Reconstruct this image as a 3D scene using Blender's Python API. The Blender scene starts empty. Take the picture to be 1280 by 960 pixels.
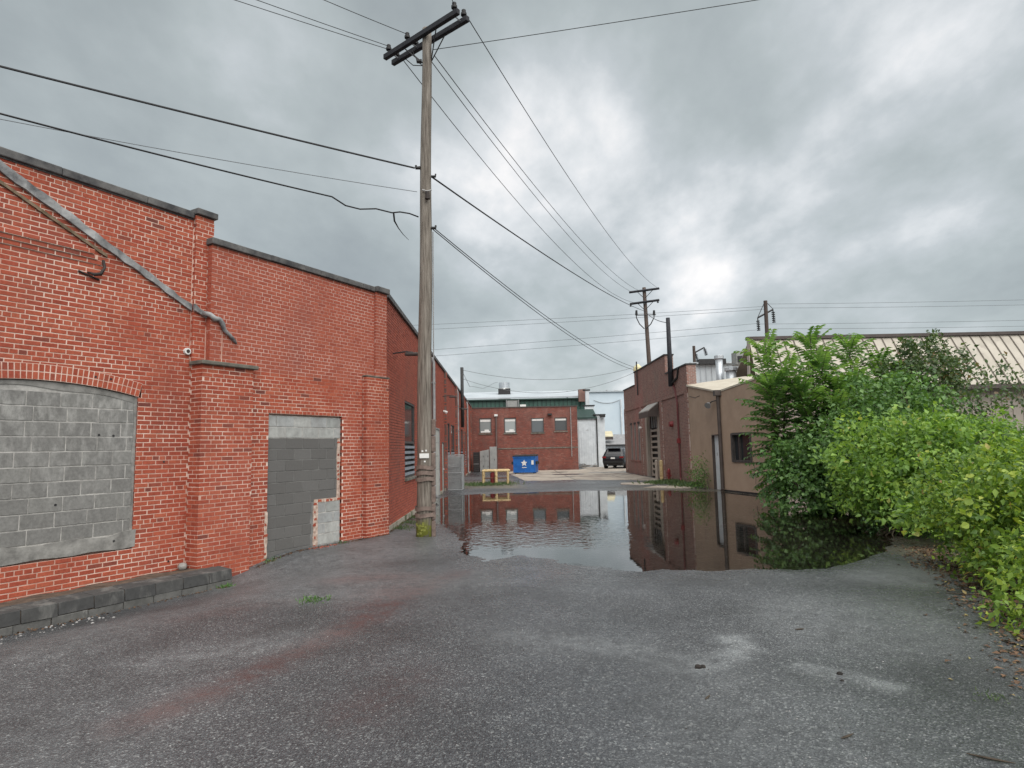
import bpy, math, random
import numpy as np
from mathutils import Matrix, Vector

random.seed(7)
rng = np.random.default_rng(11)
SC = bpy.context.scene
COL = SC.collection

# ------------------------------------------------------------------ camera
F_PX, ROLL, PITCH, EYE = 785.0, 0.0205, math.atan(81 / 785.0), 1.83
cp, sp, cr, sr = math.cos(PITCH), math.sin(PITCH), math.cos(ROLL), math.sin(ROLL)
r0, u0, fw = Vector((1, 0, 0)), Vector((0, -sp, cp)), Vector((0, cp, sp))
rt, up = r0 * cr - u0 * sr, r0 * sr + u0 * cr
cam = bpy.data.objects.new('camera', bpy.data.cameras.new('camera'))
COL.objects.link(cam)
cam.matrix_world = Matrix(((rt.x, up.x, -fw.x, 0), (rt.y, up.y, -fw.y, 0), (rt.z, up.z, -fw.z, EYE), (0, 0, 0, 1)))
cam.data.sensor_width = 36
cam.data.lens = 36 * F_PX / 1280
cam.data.clip_end = 3000
SC.camera = cam

# ------------------------------------------------------------------ light and exposure
SUN_EL, SUN_AZ = math.radians(57), math.radians(155)       # behind and to the right of the camera, azimuth from +Y clockwise
W = bpy.data.worlds.new("World")
SC.world = W
W.use_nodes = True
nt = W.node_tree
N = nt.nodes
for n in list(N):
    N.remove(n)


def nd(tree, kind, **kw):
    n = tree.nodes.new(kind)
    for k, v in kw.items():
        if k.startswith('i_'):
            key = k[2:]
            key = int(key) if key.isdigit() else key.replace('_', ' ')
            n.inputs[key].default_value = v
        else:
            setattr(n, k, v)
    return n


def ramp(tree, stops, interp='LINEAR'):
    n = tree.nodes.new('ShaderNodeValToRGB')
    n.color_ramp.interpolation = interp
    e = n.color_ramp.elements
    while len(e) > 1:
        e.remove(e[-1])
    e[0].position = stops[0][0]
    e[0].color = (*stops[0][1], 1)
    for p, c in stops[1:]:
        x = e.new(p)
        x.color = (*c, 1)
    return n


def build_world():
    L = nt.links.new
    sky = nd(nt, 'ShaderNodeTexSky', sky_type='NISHITA', sun_disc=False)
    sky.sun_elevation = SUN_EL
    sky.sun_rotation = SUN_AZ
    tc = nd(nt, 'ShaderNodeTexCoord')
    sep = nd(nt, 'ShaderNodeSeparateXYZ')
    L(tc.outputs['Generated'], sep.inputs[0])
    zc = nd(nt, 'ShaderNodeMath', operation='MAXIMUM', i_1=0.0)
    L(sep.outputs['Z'], zc.inputs[0])
    za = nd(nt, 'ShaderNodeMath', operation='ADD', i_1=0.36)
    L(zc.outputs[0], za.inputs[0])
    dx = nd(nt, 'ShaderNodeMath', operation='DIVIDE')
    dy = nd(nt, 'ShaderNodeMath', operation='DIVIDE')
    L(sep.outputs['X'], dx.inputs[0]); L(za.outputs[0], dx.inputs[1])
    L(sep.outputs['Y'], dy.inputs[0]); L(za.outputs[0], dy.inputs[1])
    co = nd(nt, 'ShaderNodeCombineXYZ', i_Z=3.7)
    L(dx.outputs[0], co.inputs[0]); L(dy.outputs[0], co.inputs[1])
    mp = nd(nt, 'ShaderNodeMapping')
    mp.inputs['Rotation'].default_value = (0, 0, math.radians(-35))
    mp.inputs['Scale'].default_value = (1.0, 0.75, 1)
    mp.inputs['Location'].default_value = (0.55, 0.3, 0)
    L(co.outputs[0], mp.inputs[0])
    n1 = nd(nt, 'ShaderNodeTexNoise', i_Scale=2.6, i_Detail=10.0, i_Roughness=0.54, i_Distortion=0.06)
    n2 = nd(nt, 'ShaderNodeTexNoise', i_Scale=0.45, i_Detail=3.0, i_Roughness=0.5)
    L(mp.outputs[0], n1.inputs['Vector']); L(mp.outputs[0], n2.inputs['Vector'])
    # the thinner cloud low in the sky on the right
    nrm = nd(nt, 'ShaderNodeVectorMath', operation='DOT_PRODUCT')
    az, el = math.radians(17), math.radians(13)
    nrm.inputs[1].default_value = (math.sin(az) * math.cos(el), math.cos(az) * math.cos(el), math.sin(el))
    L(tc.outputs['Generated'], nrm.inputs[0])
    th = nd(nt, 'ShaderNodeMapRange', interpolation_type='SMOOTHSTEP', i_From_Min=0.84, i_From_Max=1.0, i_To_Min=-0.01, i_To_Max=0.10)
    L(nrm.outputs['Value'], th.inputs['Value'])
    s1 = nd(nt, 'ShaderNodeMath', operation='MULTIPLY', i_1=0.62)
    L(n1.outputs['Fac'], s1.inputs[0])
    s2 = nd(nt, 'ShaderNodeMath', operation='MULTIPLY_ADD', i_1=0.38)
    L(n2.outputs['Fac'], s2.inputs[0]); L(s1.outputs[0], s2.inputs[2])
    s3 = nd(nt, 'ShaderNodeMath', operation='ADD')
    L(s2.outputs[0], s3.inputs[0]); L(th.outputs[0], s3.inputs[1])
    rp = ramp(nt, [(0.34, (0.28, 0.31, 0.32)), (0.44, (0.35, 0.388, 0.392)), (0.52, (0.425, 0.468, 0.47)), (0.58, (0.52, 0.557, 0.57)), (0.64, (0.72, 0.74, 0.75)), (0.70, (0.98, 0.95, 0.93))])
    L(s3.outputs[0], rp.inputs[0])
    sc = nd(nt, 'ShaderNodeVectorMath', operation='SCALE')
    sc.inputs['Scale'].default_value = CLOUD_GAIN
    L(rp.outputs[0], sc.inputs[0])
    mx = nd(nt, 'ShaderNodeMix', data_type='RGBA')
    mx.inputs[0].default_value = 0.95
    L(sky.outputs[0], mx.inputs[6]); L(sc.outputs[0], mx.inputs[7])
    bg = nd(nt, 'ShaderNodeBackground', i_Strength=0.1)
    L(mx.outputs[2], bg.inputs['Color'])
    out = nd(nt, 'ShaderNodeOutputWorld')
    L(bg.outputs[0], out.inputs[0])


CLOUD_GAIN = 3.75
build_world()
sun = bpy.data.objects.new('sun', bpy.data.lights.new('sun', 'SUN'))
COL.objects.link(sun)
sun.data.energy = 1.5
sun.data.angle = math.radians(88)
sun.data.color = (1.0, 0.965, 0.92)
dvec = Vector((math.sin(SUN_AZ) * math.cos(SUN_EL), math.cos(SUN_AZ) * math.cos(SUN_EL), math.sin(SUN_EL)))
sun.rotation_euler = dvec.to_track_quat('Z', 'Y').to_euler()
SC.view_settings.view_transform = 'Standard'
SC.view_settings.look = 'None'
SC.view_settings.gamma = 1
SC.view_settings.exposure = 1.55
SC.cycles.max_bounces = 6
SC.cycles.transparent_max_bounces = 12


# ------------------------------------------------------------------ places in the world
def ray(u, v):
    xc, yc = (u - 640) / F_PX, (480 - v) / F_PX
    return rt * xc + up * yc + fw


def at(u, v, Y):                       # point at distance Y along the yard
    r = ray(u, v)
    return Vector((0, 0, EYE)) + r * (Y / r.y)


def atz(u, v, z):                      # point at height z
    r = ray(u, v)
    return Vector((0, 0, EYE)) + r * ((z - EYE) / r.z)


class Fr:
    """A wall frame: s along the wall, o out of it, z up."""
    def __init__(self, x, y, deg):
        a = math.radians(deg)
        self.o = np.array([x, y, 0.0])
        self.D = np.array([math.sin(a), math.cos(a), 0.0])
        self.N = np.array([math.cos(a), -math.sin(a), 0.0])
        self.rot = math.atan2(-self.D[1], -self.D[0])

    def P(self, s, o, z):
        return self.o + self.D * s + self.N * o + np.array([0, 0, z])


# ------------------------------------------------------------------ materials
def new_mat(name):
    m = bpy.data.materials.new(name)
    m.use_nodes = True
    t = m.node_tree
    b = t.nodes['Principled BSDF']
    return m, t, b, t.links.new


def pos_of(t):
    return t.nodes.new('ShaderNodeNewGeometry').outputs['Position']


def M(name, c1, c2=None, scale=6.0, rough=0.75, bump=0.0, bscale=40.0, metallic=0.0, detail=6.0, stretch=None, spec=0.4, lo=0.35, hi=0.65, c3=None, s3=0.7, f3=(0.55, 0.75), rrange=0.0):
    m, t, b, L = new_mat(name)
    b.inputs['Roughness'].default_value = rough
    b.inputs['Metallic'].default_value = metallic
    b.inputs['Specular IOR Level'].default_value = spec
    p = pos_of(t)
    if stretch:
        mp = nd(t, 'ShaderNodeMapping')
        mp.inputs['Scale'].default_value = stretch
        L(p, mp.inputs[0])
        p = mp.outputs[0]
    col = None
    if c2 is not None:
        n = nd(t, 'ShaderNodeTexNoise', i_Scale=scale, i_Detail=detail, i_Roughness=0.62)
        L(p, n.inputs['Vector'])
        r = ramp(t, [(lo, c1), (hi, c2)])
        L(n.outputs['Fac'], r.inputs[0])
        col = r.outputs[0]
        if rrange:
            rr = nd(t, 'ShaderNodeMapRange', i_To_Min=rough - rrange, i_To_Max=rough + rrange, i_From_Min=0.3, i_From_Max=0.7)
            L(n.outputs['Fac'], rr.inputs['Value'])
            L(rr.outputs[0], b.inputs['Roughness'])
        if c3 is not None:
            n3 = nd(t, 'ShaderNodeTexNoise', i_Scale=s3, i_Detail=7.0, i_Roughness=0.65)
            L(pos_of(t), n3.inputs['Vector'])
            r3 = ramp(t, [(f3[0], (0, 0, 0)), (f3[1], (1, 1, 1))])
            L(n3.outputs['Fac'], r3.inputs[0])
            mx = nd(t, 'ShaderNodeMix', data_type='RGBA')
            L(r3.outputs[0], mx.inputs[0])
            L(col, mx.inputs[6])
            mx.inputs[7].default_value = (*c3, 1)
            col = mx.outputs[2]
        L(col, b.inputs['Base Color'])
    else:
        b.inputs['Base Color'].default_value = (*c1, 1)
    if bump:
        nb = nd(t, 'ShaderNodeTexNoise', i_Scale=bscale, i_Detail=5.0)
        L(p, nb.inputs['Vector'])
        bp = nd(t, 'ShaderNodeBump', i_Strength=bump, i_Distance=0.01)
        L(nb.outputs['Fac'], bp.inputs['Height'])
        L(bp.outputs[0], b.inputs['Normal'])
    return m


def rnd_of(t, L):
    """A random number for each brick, block or slat, whether it is an object or an island of a mesh."""
    g = t.nodes.new('ShaderNodeNewGeometry')
    o = t.nodes.new('ShaderNodeObjectInfo')
    a = nd(t, 'ShaderNodeMath', operation='ADD')
    L(g.outputs['Random Per Island'], a.inputs[0]); L(o.outputs['Random'], a.inputs[1])
    f = nd(t, 'ShaderNodeMath', operation='FRACT')
    L(a.outputs[0], f.inputs[0])
    return f.outputs[0]


def unit_mat(name, stops, grain=(0.75, 1.15), gscale=30.0, rough=0.8, bump=0.35, stain=None, sscale=0.8, srange=(0.5, 0.72), stain2=None, s2scale=2.5, s2range=(0.58, 0.72), zfade=None, spec=0.3):
    """Bricks, blocks: one tone for each piece, grain over it and large soft stains."""
    m, t, b, L = new_mat(name)
    b.inputs['Roughness'].default_value = rough
    b.inputs['Specular IOR Level'].default_value = spec
    r = ramp(t, stops)
    L(rnd_of(t, L), r.inputs[0])
    p = pos_of(t)
    n = nd(t, 'ShaderNodeTexNoise', i_Scale=gscale, i_Detail=6.0, i_Roughness=0.65)
    L(p, n.inputs['Vector'])
    g = nd(t, 'ShaderNodeMapRange', i_From_Min=0.3, i_From_Max=0.7, i_To_Min=grain[0], i_To_Max=grain[1])
    L(n.outputs['Fac'], g.inputs['Value'])
    sc = nd(t, 'ShaderNodeVectorMath', operation='SCALE')
    L(r.outputs[0], sc.inputs[0]); L(g.outputs[0], sc.inputs['Scale'])
    col = sc.outputs[0]
    for c, s, rg, off in ((stain, sscale, srange, 0.0), (stain2, s2scale, s2range, 13.1)):
        if c is None:
            continue
        mp = nd(t, 'ShaderNodeMapping')
        mp.inputs['Location'].default_value = (off, off * 2, off)
        mp.inputs['Scale'].default_value = (1, 1, 0.45)
        L(p, mp.inputs[0])
        ns = nd(t, 'ShaderNodeTexNoise', i_Scale=s, i_Detail=8.0, i_Roughness=0.68)
        L(mp.outputs[0], ns.inputs['Vector'])
        rs = nd(t, 'ShaderNodeMapRange', i_From_Min=rg[0], i_From_Max=rg[1], i_To_Min=0.0, i_To_Max=0.75)
        L(ns.outputs['Fac'], rs.inputs['Value'])
        fac = rs.outputs[0]
        if zfade is not None and c is stain:
            sz = nd(t, 'ShaderNodeSeparateXYZ')
            L(p, sz.inputs[0])
            zr = nd(t, 'ShaderNodeMapRange', i_From_Min=zfade[0], i_From_Max=zfade[1])
            L(sz.outputs['Z'], zr.inputs['Value'])
            mm = nd(t, 'ShaderNodeMath', operation='MULTIPLY')
            L(fac, mm.inputs[0]); L(zr.outputs[0], mm.inputs[1])
            fac = mm.outputs[0]
        mx = nd(t, 'ShaderNodeMix', data_type='RGBA')
        L(fac, mx.inputs[0]); L(col, mx.inputs[6])
        mx.inputs[7].default_value = (*c, 1)
        col = mx.outputs[2]
    L(col, b.inputs['Base Color'])
    bp = nd(t, 'ShaderNodeBump', i_Strength=bump, i_Distance=0.006)
    L(n.outputs['Fac'], bp.inputs['Height'])
    L(bp.outputs[0], b.inputs['Normal'])
    return m


def leaf_mat(name, stops, trans=0.3, rough=0.45):
    m, t, b, L = new_mat(name)
    b.inputs['Roughness'].default_value = rough
    b.inputs['Specular IOR Level'].default_value = 0.35
    a = nd(t, 'ShaderNodeAttribute', attribute_name='tone')
    o = t.nodes.new('ShaderNodeObjectInfo')
    g = nd(t, 'ShaderNodeMath', operation='MULTIPLY_ADD', i_1=0.0)
    L(o.outputs['Random'], g.inputs[0]); L(a.outputs['Fac'], g.inputs[2])
    r = ramp(t, stops)
    L(g.outputs[0], r.inputs[0])
    L(r.outputs[0], b.inputs['Base Color'])
    tr = t.nodes.new('ShaderNodeBsdfTranslucent')
    br = nd(t, 'ShaderNodeMix', data_type='RGBA', blend_type='MULTIPLY')
    br.inputs[0].default_value = 1.0
    L(r.outputs[0], br.inputs[6])
    br.inputs[7].default_value = (1.5, 1.5, 0.7, 1)
    L(br.outputs[2], tr.inputs['Color'])
    ms = nd(t, 'ShaderNodeMixShader', i_0=trans)
    L(b.outputs[0], ms.inputs[1]); L(tr.outputs[0], ms.inputs[2])
    L(ms.outputs[0], t.nodes['Material Output'].inputs[0])
    return m


MAT = {}
RED = [(0.0, (0.40, 0.092, 0.052)), (0.12, (0.32, 0.068, 0.04)), (0.3, (0.43, 0.104, 0.058)), (0.55, (0.365, 0.078, 0.046)), (0.8, (0.45, 0.12, 0.068)), (0.95, (0.34, 0.08, 0.047)), (1.0, (0.18, 0.058, 0.045))]
MAT['brick'] = unit_mat('brick red', RED, stain=(0.40, 0.12, 0.085), sscale=0.55, srange=(0.5, 0.75), stain2=(0.17, 0.05, 0.038), s2scale=0.8, s2range=(0.50, 0.76), spec=0.2)
MAT['brick_smooth'] = unit_mat('brick red washed', [(0, (0.36, 0.096, 0.06)), (0.5, (0.40, 0.11, 0.068)), (1, (0.33, 0.084, 0.054))], stain=(0.24, 0.085, 0.07), sscale=0.8, srange=(0.55, 0.78), spec=0.2)
MAT['brick_side'] = unit_mat('brick dull red', [(0, (0.35, 0.088, 0.058)), (0.5, (0.41, 0.11, 0.072)), (0.85, (0.29, 0.075, 0.052)), (1, (0.44, 0.13, 0.085))], stain=(0.22, 0.09, 0.07), sscale=0.4, spec=0.2)
MAT['brick_office'] = unit_mat('brick office', [(0, (0.215, 0.068, 0.052)), (0.5, (0.28, 0.086, 0.063)), (0.85, (0.16, 0.062, 0.05)), (1, (0.34, 0.14, 0.11))], stain=(0.33, 0.17, 0.14), sscale=0.7, srange=(0.52, 0.68), stain2=(0.13, 0.065, 0.057), s2scale=0.9, s2range=(0.5, 0.7), spec=0.2)
MAT['brick_shop'] = unit_mat('brick dark painted', [(0, (0.26, 0.15, 0.125)), (0.5, (0.31, 0.175, 0.145)), (1, (0.21, 0.125, 0.108))], stain=(0.37, 0.14, 0.125), sscale=0.35, srange=(0.5, 0.66), stain2=(0.21, 0.165, 0.14), s2scale=0.6, s2range=(0.52, 0.7), spec=0.2)
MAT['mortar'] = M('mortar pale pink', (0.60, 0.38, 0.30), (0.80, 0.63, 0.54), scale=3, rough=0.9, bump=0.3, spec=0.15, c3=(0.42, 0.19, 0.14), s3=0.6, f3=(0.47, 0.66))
MAT['patch_mortar'] = M('crumbled patch mortar', (0.34, 0.23, 0.18), (0.66, 0.53, 0.45), scale=14, rough=0.9, bump=0.6)
MAT['mortar_smooth'] = M('mortar rosy', (0.52, 0.29, 0.24), (0.66, 0.44, 0.38), scale=2, rough=0.9, spec=0.15, c3=(0.40, 0.17, 0.13), s3=0.8, f3=(0.45, 0.65))
MAT['mortar_side'] = M('mortar with joint shadow', (0.10, 0.065, 0.058), (0.22, 0.15, 0.13), scale=2, rough=0.9, spec=0.15)  # darkened so the shadow lines between side wall courses sit in the colour
MAT['mortar_shop'] = M('mortar dark', (0.32, 0.25, 0.225), (0.48, 0.40, 0.36), scale=2, rough=0.9, spec=0.15)
MAT['block'] = unit_mat('concrete block weathered', [(0, (0.19, 0.185, 0.175)), (0.5, (0.21, 0.205, 0.195)), (1, (0.225, 0.22, 0.207))], gscale=22, stain=(0.50, 0.49, 0.465), sscale=7.0, srange=(0.46, 0.72), zfade=(0.6, 2.6), bump=0.35)
MAT['block_paint'] = unit_mat('concrete block painted grey', [(0, (0.125, 0.12, 0.115)), (1, (0.148, 0.143, 0.138))], grain=(0.93, 1.06), bump=0.15)
MAT['block_pale'] = unit_mat('concrete block pale', [(0, (0.30, 0.31, 0.30)), (0.5, (0.44, 0.44, 0.42)), (1, (0.36, 0.37, 0.37))], gscale=9, stain=(0.26, 0.25, 0.24), sscale=2.5)
MAT['block_bond'] = M('mortar between blocks', (0.27, 0.26, 0.245), (0.52, 0.50, 0.47), scale=7, rough=0.9, bump=0.4, spec=0.2)
MAT['block_bond_dark'] = M('painted joints', (0.15, 0.145, 0.14), (0.24, 0.235, 0.225), scale=7, rough=0.85, spec=0.2)
MAT['render_patch'] = M('mortar patch', (0.17, 0.165, 0.155), (0.33, 0.32, 0.30), scale=5.5, rough=0.9, bump=0.5, bscale=25, spec=0.2)
MAT['coping'] = M('coping dark', (0.045, 0.045, 0.048), (0.15, 0.145, 0.14), scale=3.5, rough=0.75, bump=0.4, bscale=20)
MAT['cap'] = M('pier cap', (0.10, 0.095, 0.08), (0.22, 0.205, 0.17), scale=5, rough=0.9, bump=0.6, bscale=18)
MAT['flash'] = M('flashing silver and tar', (0.09, 0.09, 0.095), (0.42, 0.42, 0.415), scale=3.0, detail=10, rough=0.5, bump=0.8, bscale=14, lo=0.36, hi=0.66)
MAT['iron'] = M('rusty iron', (0.02, 0.017, 0.016), (0.05, 0.035, 0.03), scale=9, rough=0.7)
MAT['ledge'] = unit_mat('ledge block', [(0, (0.13, 0.128, 0.12)), (1, (0.155, 0.152, 0.145))], gscale=14, stain=(0.07, 0.07, 0.068), sscale=1.3, srange=(0.5, 0.68), stain2=(0.45, 0.44, 0.42), s2scale=3.0, s2range=(0.64, 0.75))
MAT['ledge_top'] = unit_mat('ledge top tarred', [(0, (0.06, 0.06, 0.06)), (1, (0.075, 0.074, 0.072))], gscale=12, stain=(0.18, 0.175, 0.165), sscale=3.0, srange=(0.52, 0.66), bump=0.6)
MAT['dirt'] = M('dirt', (0.055, 0.04, 0.03), (0.13, 0.095, 0.07), scale=7, rough=0.95, bump=0.6)
MAT['footing'] = M('footing', (0.30, 0.26, 0.21), (0.42, 0.38, 0.32), scale=4, rough=0.9, c3=(0.08, 0.09, 0.04), s3=2.0, f3=(0.5, 0.62))
MAT['glass'] = M('dark glass', (0.03, 0.034, 0.038), None, rough=0.06, spec=0.6)
MAT['frame_dark'] = M('dark window frame', (0.055, 0.05, 0.05), (0.09, 0.08, 0.075), scale=8, rough=0.6)
MAT['louver'] = M('blue grey louvre', (0.20, 0.225, 0.26), (0.30, 0.33, 0.37), scale=6, rough=0.5)
MAT['door_pale'] = M('pale door', (0.40, 0.40, 0.37), (0.5, 0.5, 0.46), scale=2, rough=0.6)
MAT['door_white'] = M('white painted door', (0.56, 0.60, 0.63), (0.70, 0.74, 0.77), scale=2, rough=0.6, c3=(0.2, 0.19, 0.18), s3=1.3, f3=(0.62, 0.74))
MAT['pipe'] = M('grey pipe', (0.20, 0.20, 0.205), (0.32, 0.32, 0.32), scale=4, rough=0.5)
MAT['pipe_brown'] = M('brown pipe', (0.10, 0.07, 0.065), (0.15, 0.105, 0.095), scale=4, rough=0.55)
MAT['galv'] = M('galvanised', (0.42, 0.45, 0.48), (0.58, 0.61, 0.64), scale=3, rough=0.4, metallic=0.5)
MAT['black'] = M('black fitting', (0.018, 0.018, 0.02), (0.035, 0.034, 0.034), scale=12, rough=0.6)
MAT['white'] = M('white fitting', (0.68, 0.68, 0.66), (0.78, 0.78, 0.76), scale=9, rough=0.5)
MAT['roof'] = M('flat roof', (0.05, 0.05, 0.05), (0.1, 0.1, 0.1), scale=2, rough=0.9)
MAT['stucco'] = M('tan stucco', (0.37, 0.268, 0.198), (0.42, 0.31, 0.232), scale=1.6, rough=0.85, bump=0.25, bscale=70, c3=(0.31, 0.23, 0.175), s3=0.7, f3=(0.5, 0.75))
MAT['tan_metal'] = M('tan roof metal', (0.36, 0.325, 0.27), (0.45, 0.41, 0.345), scale=1.2, rough=0.5, c3=(0.24, 0.21, 0.18), s3=0.9, f3=(0.56, 0.72))
MAT['tan_seam'] = M('roof seam', (0.16, 0.135, 0.115), (0.22, 0.19, 0.16), scale=2, rough=0.6)
MAT['tan_wall'] = M('tan wall metal', (0.30, 0.26, 0.22), (0.36, 0.315, 0.27), scale=1.5, rough=0.6)
MAT['brown_trim'] = M('brown trim', (0.06, 0.047, 0.042), (0.09, 0.07, 0.062), scale=3, rough=0.5)
MAT['green'] = M('green wall metal', (0.035, 0.09, 0.07), (0.06, 0.13, 0.105), scale=1.2, rough=0.5)
MAT['green_dark'] = M('dark green trim', (0.018, 0.04, 0.036), (0.03, 0.06, 0.05), scale=3, rough=0.5)
MAT['roof_pale'] = M('pale metal roof', (0.40, 0.44, 0.47), (0.50, 0.54, 0.57), scale=0.5, rough=0.45)
MAT['paint_white'] = M('white painted masonry', (0.55, 0.585, 0.61), (0.70, 0.735, 0.755), scale=1.5, rough=0.8, c3=(0.30, 0.25, 0.23), s3=0.9, f3=(0.62, 0.72), bump=0.3, bscale=12)
MAT['paint_blue'] = M('pale blue painted wall', (0.56, 0.65, 0.72), (0.64, 0.725, 0.785), scale=0.4, rough=0.75)
MAT['cabinet'] = M('grey cabinet', (0.27, 0.275, 0.27), (0.34, 0.345, 0.33), scale=3, rough=0.55)
MAT['mesh_grey'] = M('galvanised mesh', (0.26, 0.275, 0.285), (0.38, 0.395, 0.40), scale=10, rough=0.5, metallic=0.3)
MAT['blue'] = M('dumpster blue', (0.012, 0.10, 0.36), (0.02, 0.15, 0.48), scale=3, rough=0.45)
MAT['yellow'] = M('yellow paint', (0.46, 0.33, 0.15), (0.62, 0.48, 0.27), scale=8, rough=0.6, c3=(0.2, 0.10, 0.06), s3=5, f3=(0.58, 0.68))
MAT['redpaint'] = M('red paint', (0.17, 0.022, 0.026), (0.24, 0.036, 0.036), scale=7, rough=0.5)
MAT['rust'] = M('rust', (0.11, 0.05, 0.03), (0.2, 0.09, 0.05), scale=9, rough=0.85)
MAT['car'] = M('dark car paint', (0.010, 0.011, 0.014), None, rough=0.22, spec=0.6)
MAT['tyre'] = M('tyre', (0.015, 0.015, 0.015), None, rough=0.85)
MAT['taillight'] = M('tail lamp', (0.20, 0.015, 0.015), None, rough=0.2)
MAT['wood_dark'] = M('crossarm wood', (0.016, 0.017, 0.022), (0.035, 0.036, 0.042), scale=8, rough=0.8, bump=0.4, bscale=20)
MAT['wood_brown'] = M('brown pole wood', (0.055, 0.038, 0.032), (0.10, 0.075, 0.062), scale=5, rough=0.85, stretch=(6, 6, 0.5))
MAT['wire'] = M('wire', (0.015, 0.015, 0.017), None, rough=0.6)
MAT['wire_far'] = M('bare wire', (0.13, 0.14, 0.15), None, rough=0.5)
MAT['bark'] = M('bark', (0.055, 0.042, 0.03), (0.12, 0.10, 0.075), scale=12, rough=0.9, bump=0.5)
MAT['stone'] = M('stone bits', (0.16, 0.155, 0.15), (0.42, 0.41, 0.40), scale=20, rough=0.8)
MAT['char'] = M('dark debris', (0.012, 0.011, 0.01), (0.04, 0.03, 0.025), scale=20, rough=0.85)
MAT['twig'] = M('twig', (0.04, 0.03, 0.022), (0.09, 0.07, 0.05), scale=20, rough=0.9)
MAT['strap'] = M('strap brown', (0.13, 0.095, 0.08), (0.22, 0.165, 0.14), scale=10, rough=0.8)
MAT['concrete'] = M('yard concrete', (0.31, 0.265, 0.215), (0.43, 0.38, 0.32), scale=1.5, rough=0.7, c3=(0.13, 0.10, 0.09), s3=0.5, f3=(0.5, 0.66), spec=0.45, rrange=0.2)
MAT['moss'] = M('moss', (0.12, 0.13, 0.03), (0.26, 0.27, 0.06), scale=30, rough=0.95, bump=0.6)


def pole_mat():
    m, t, b, L = new_mat('weathered pole wood')
    b.inputs['Roughness'].default_value = 0.85
    p = pos_of(t)
    mp = nd(t, 'ShaderNodeMapping')
    mp.inputs['Scale'].default_value = (9, 9, 0.45)
    L(p, mp.inputs[0])
    n = nd(t, 'ShaderNodeTexNoise', i_Scale=3.2, i_Detail=9.0, i_Roughness=0.7)
    L(mp.outputs[0], n.inputs['Vector'])
    r = ramp(t, [(0.33, (0.05, 0.04, 0.033)), (0.48, (0.17, 0.145, 0.12)), (0.66, (0.29, 0.26, 0.225))])
    L(n.outputs['Fac'], r.inputs[0])
    sz = nd(t, 'ShaderNodeSeparateXYZ')
    L(p, sz.inputs[0])
    mz = nd(t, 'ShaderNodeMapRange', i_From_Min=0.42, i_From_Max=0.2)
    L(sz.outputs['Z'], mz.inputs['Value'])
    n2 = nd(t, 'ShaderNodeTexNoise', i_Scale=9.0, i_Detail=4.0)
    L(p, n2.inputs['Vector'])
    mm = nd(t, 'ShaderNodeMath', operation='MULTIPLY')
    L(mz.outputs[0], mm.inputs[0])
    r2 = ramp(t, [(0.38, (0, 0, 0)), (0.5, (1, 1, 1))])
    L(n2.outputs['Fac'], r2.inputs[0]); L(r2.outputs[0], mm.inputs[1])
    mx = nd(t, 'ShaderNodeMix', data_type='RGBA')
    L(mm.outputs[0], mx.inputs[0]); L(r.outputs[0], mx.inputs[6])
    mx.inputs[7].default_value = (0.22, 0.235, 0.035, 1)
    L(mx.outputs[2], b.inputs['Base Color'])
    bp = nd(t, 'ShaderNodeBump', i_Strength=0.7, i_Distance=0.015)
    L(n.outputs['Fac'], bp.inputs['Height'])
    L(bp.outputs[0], b.inputs['Normal'])
    return m


MAT['pole'] = pole_mat()


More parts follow.
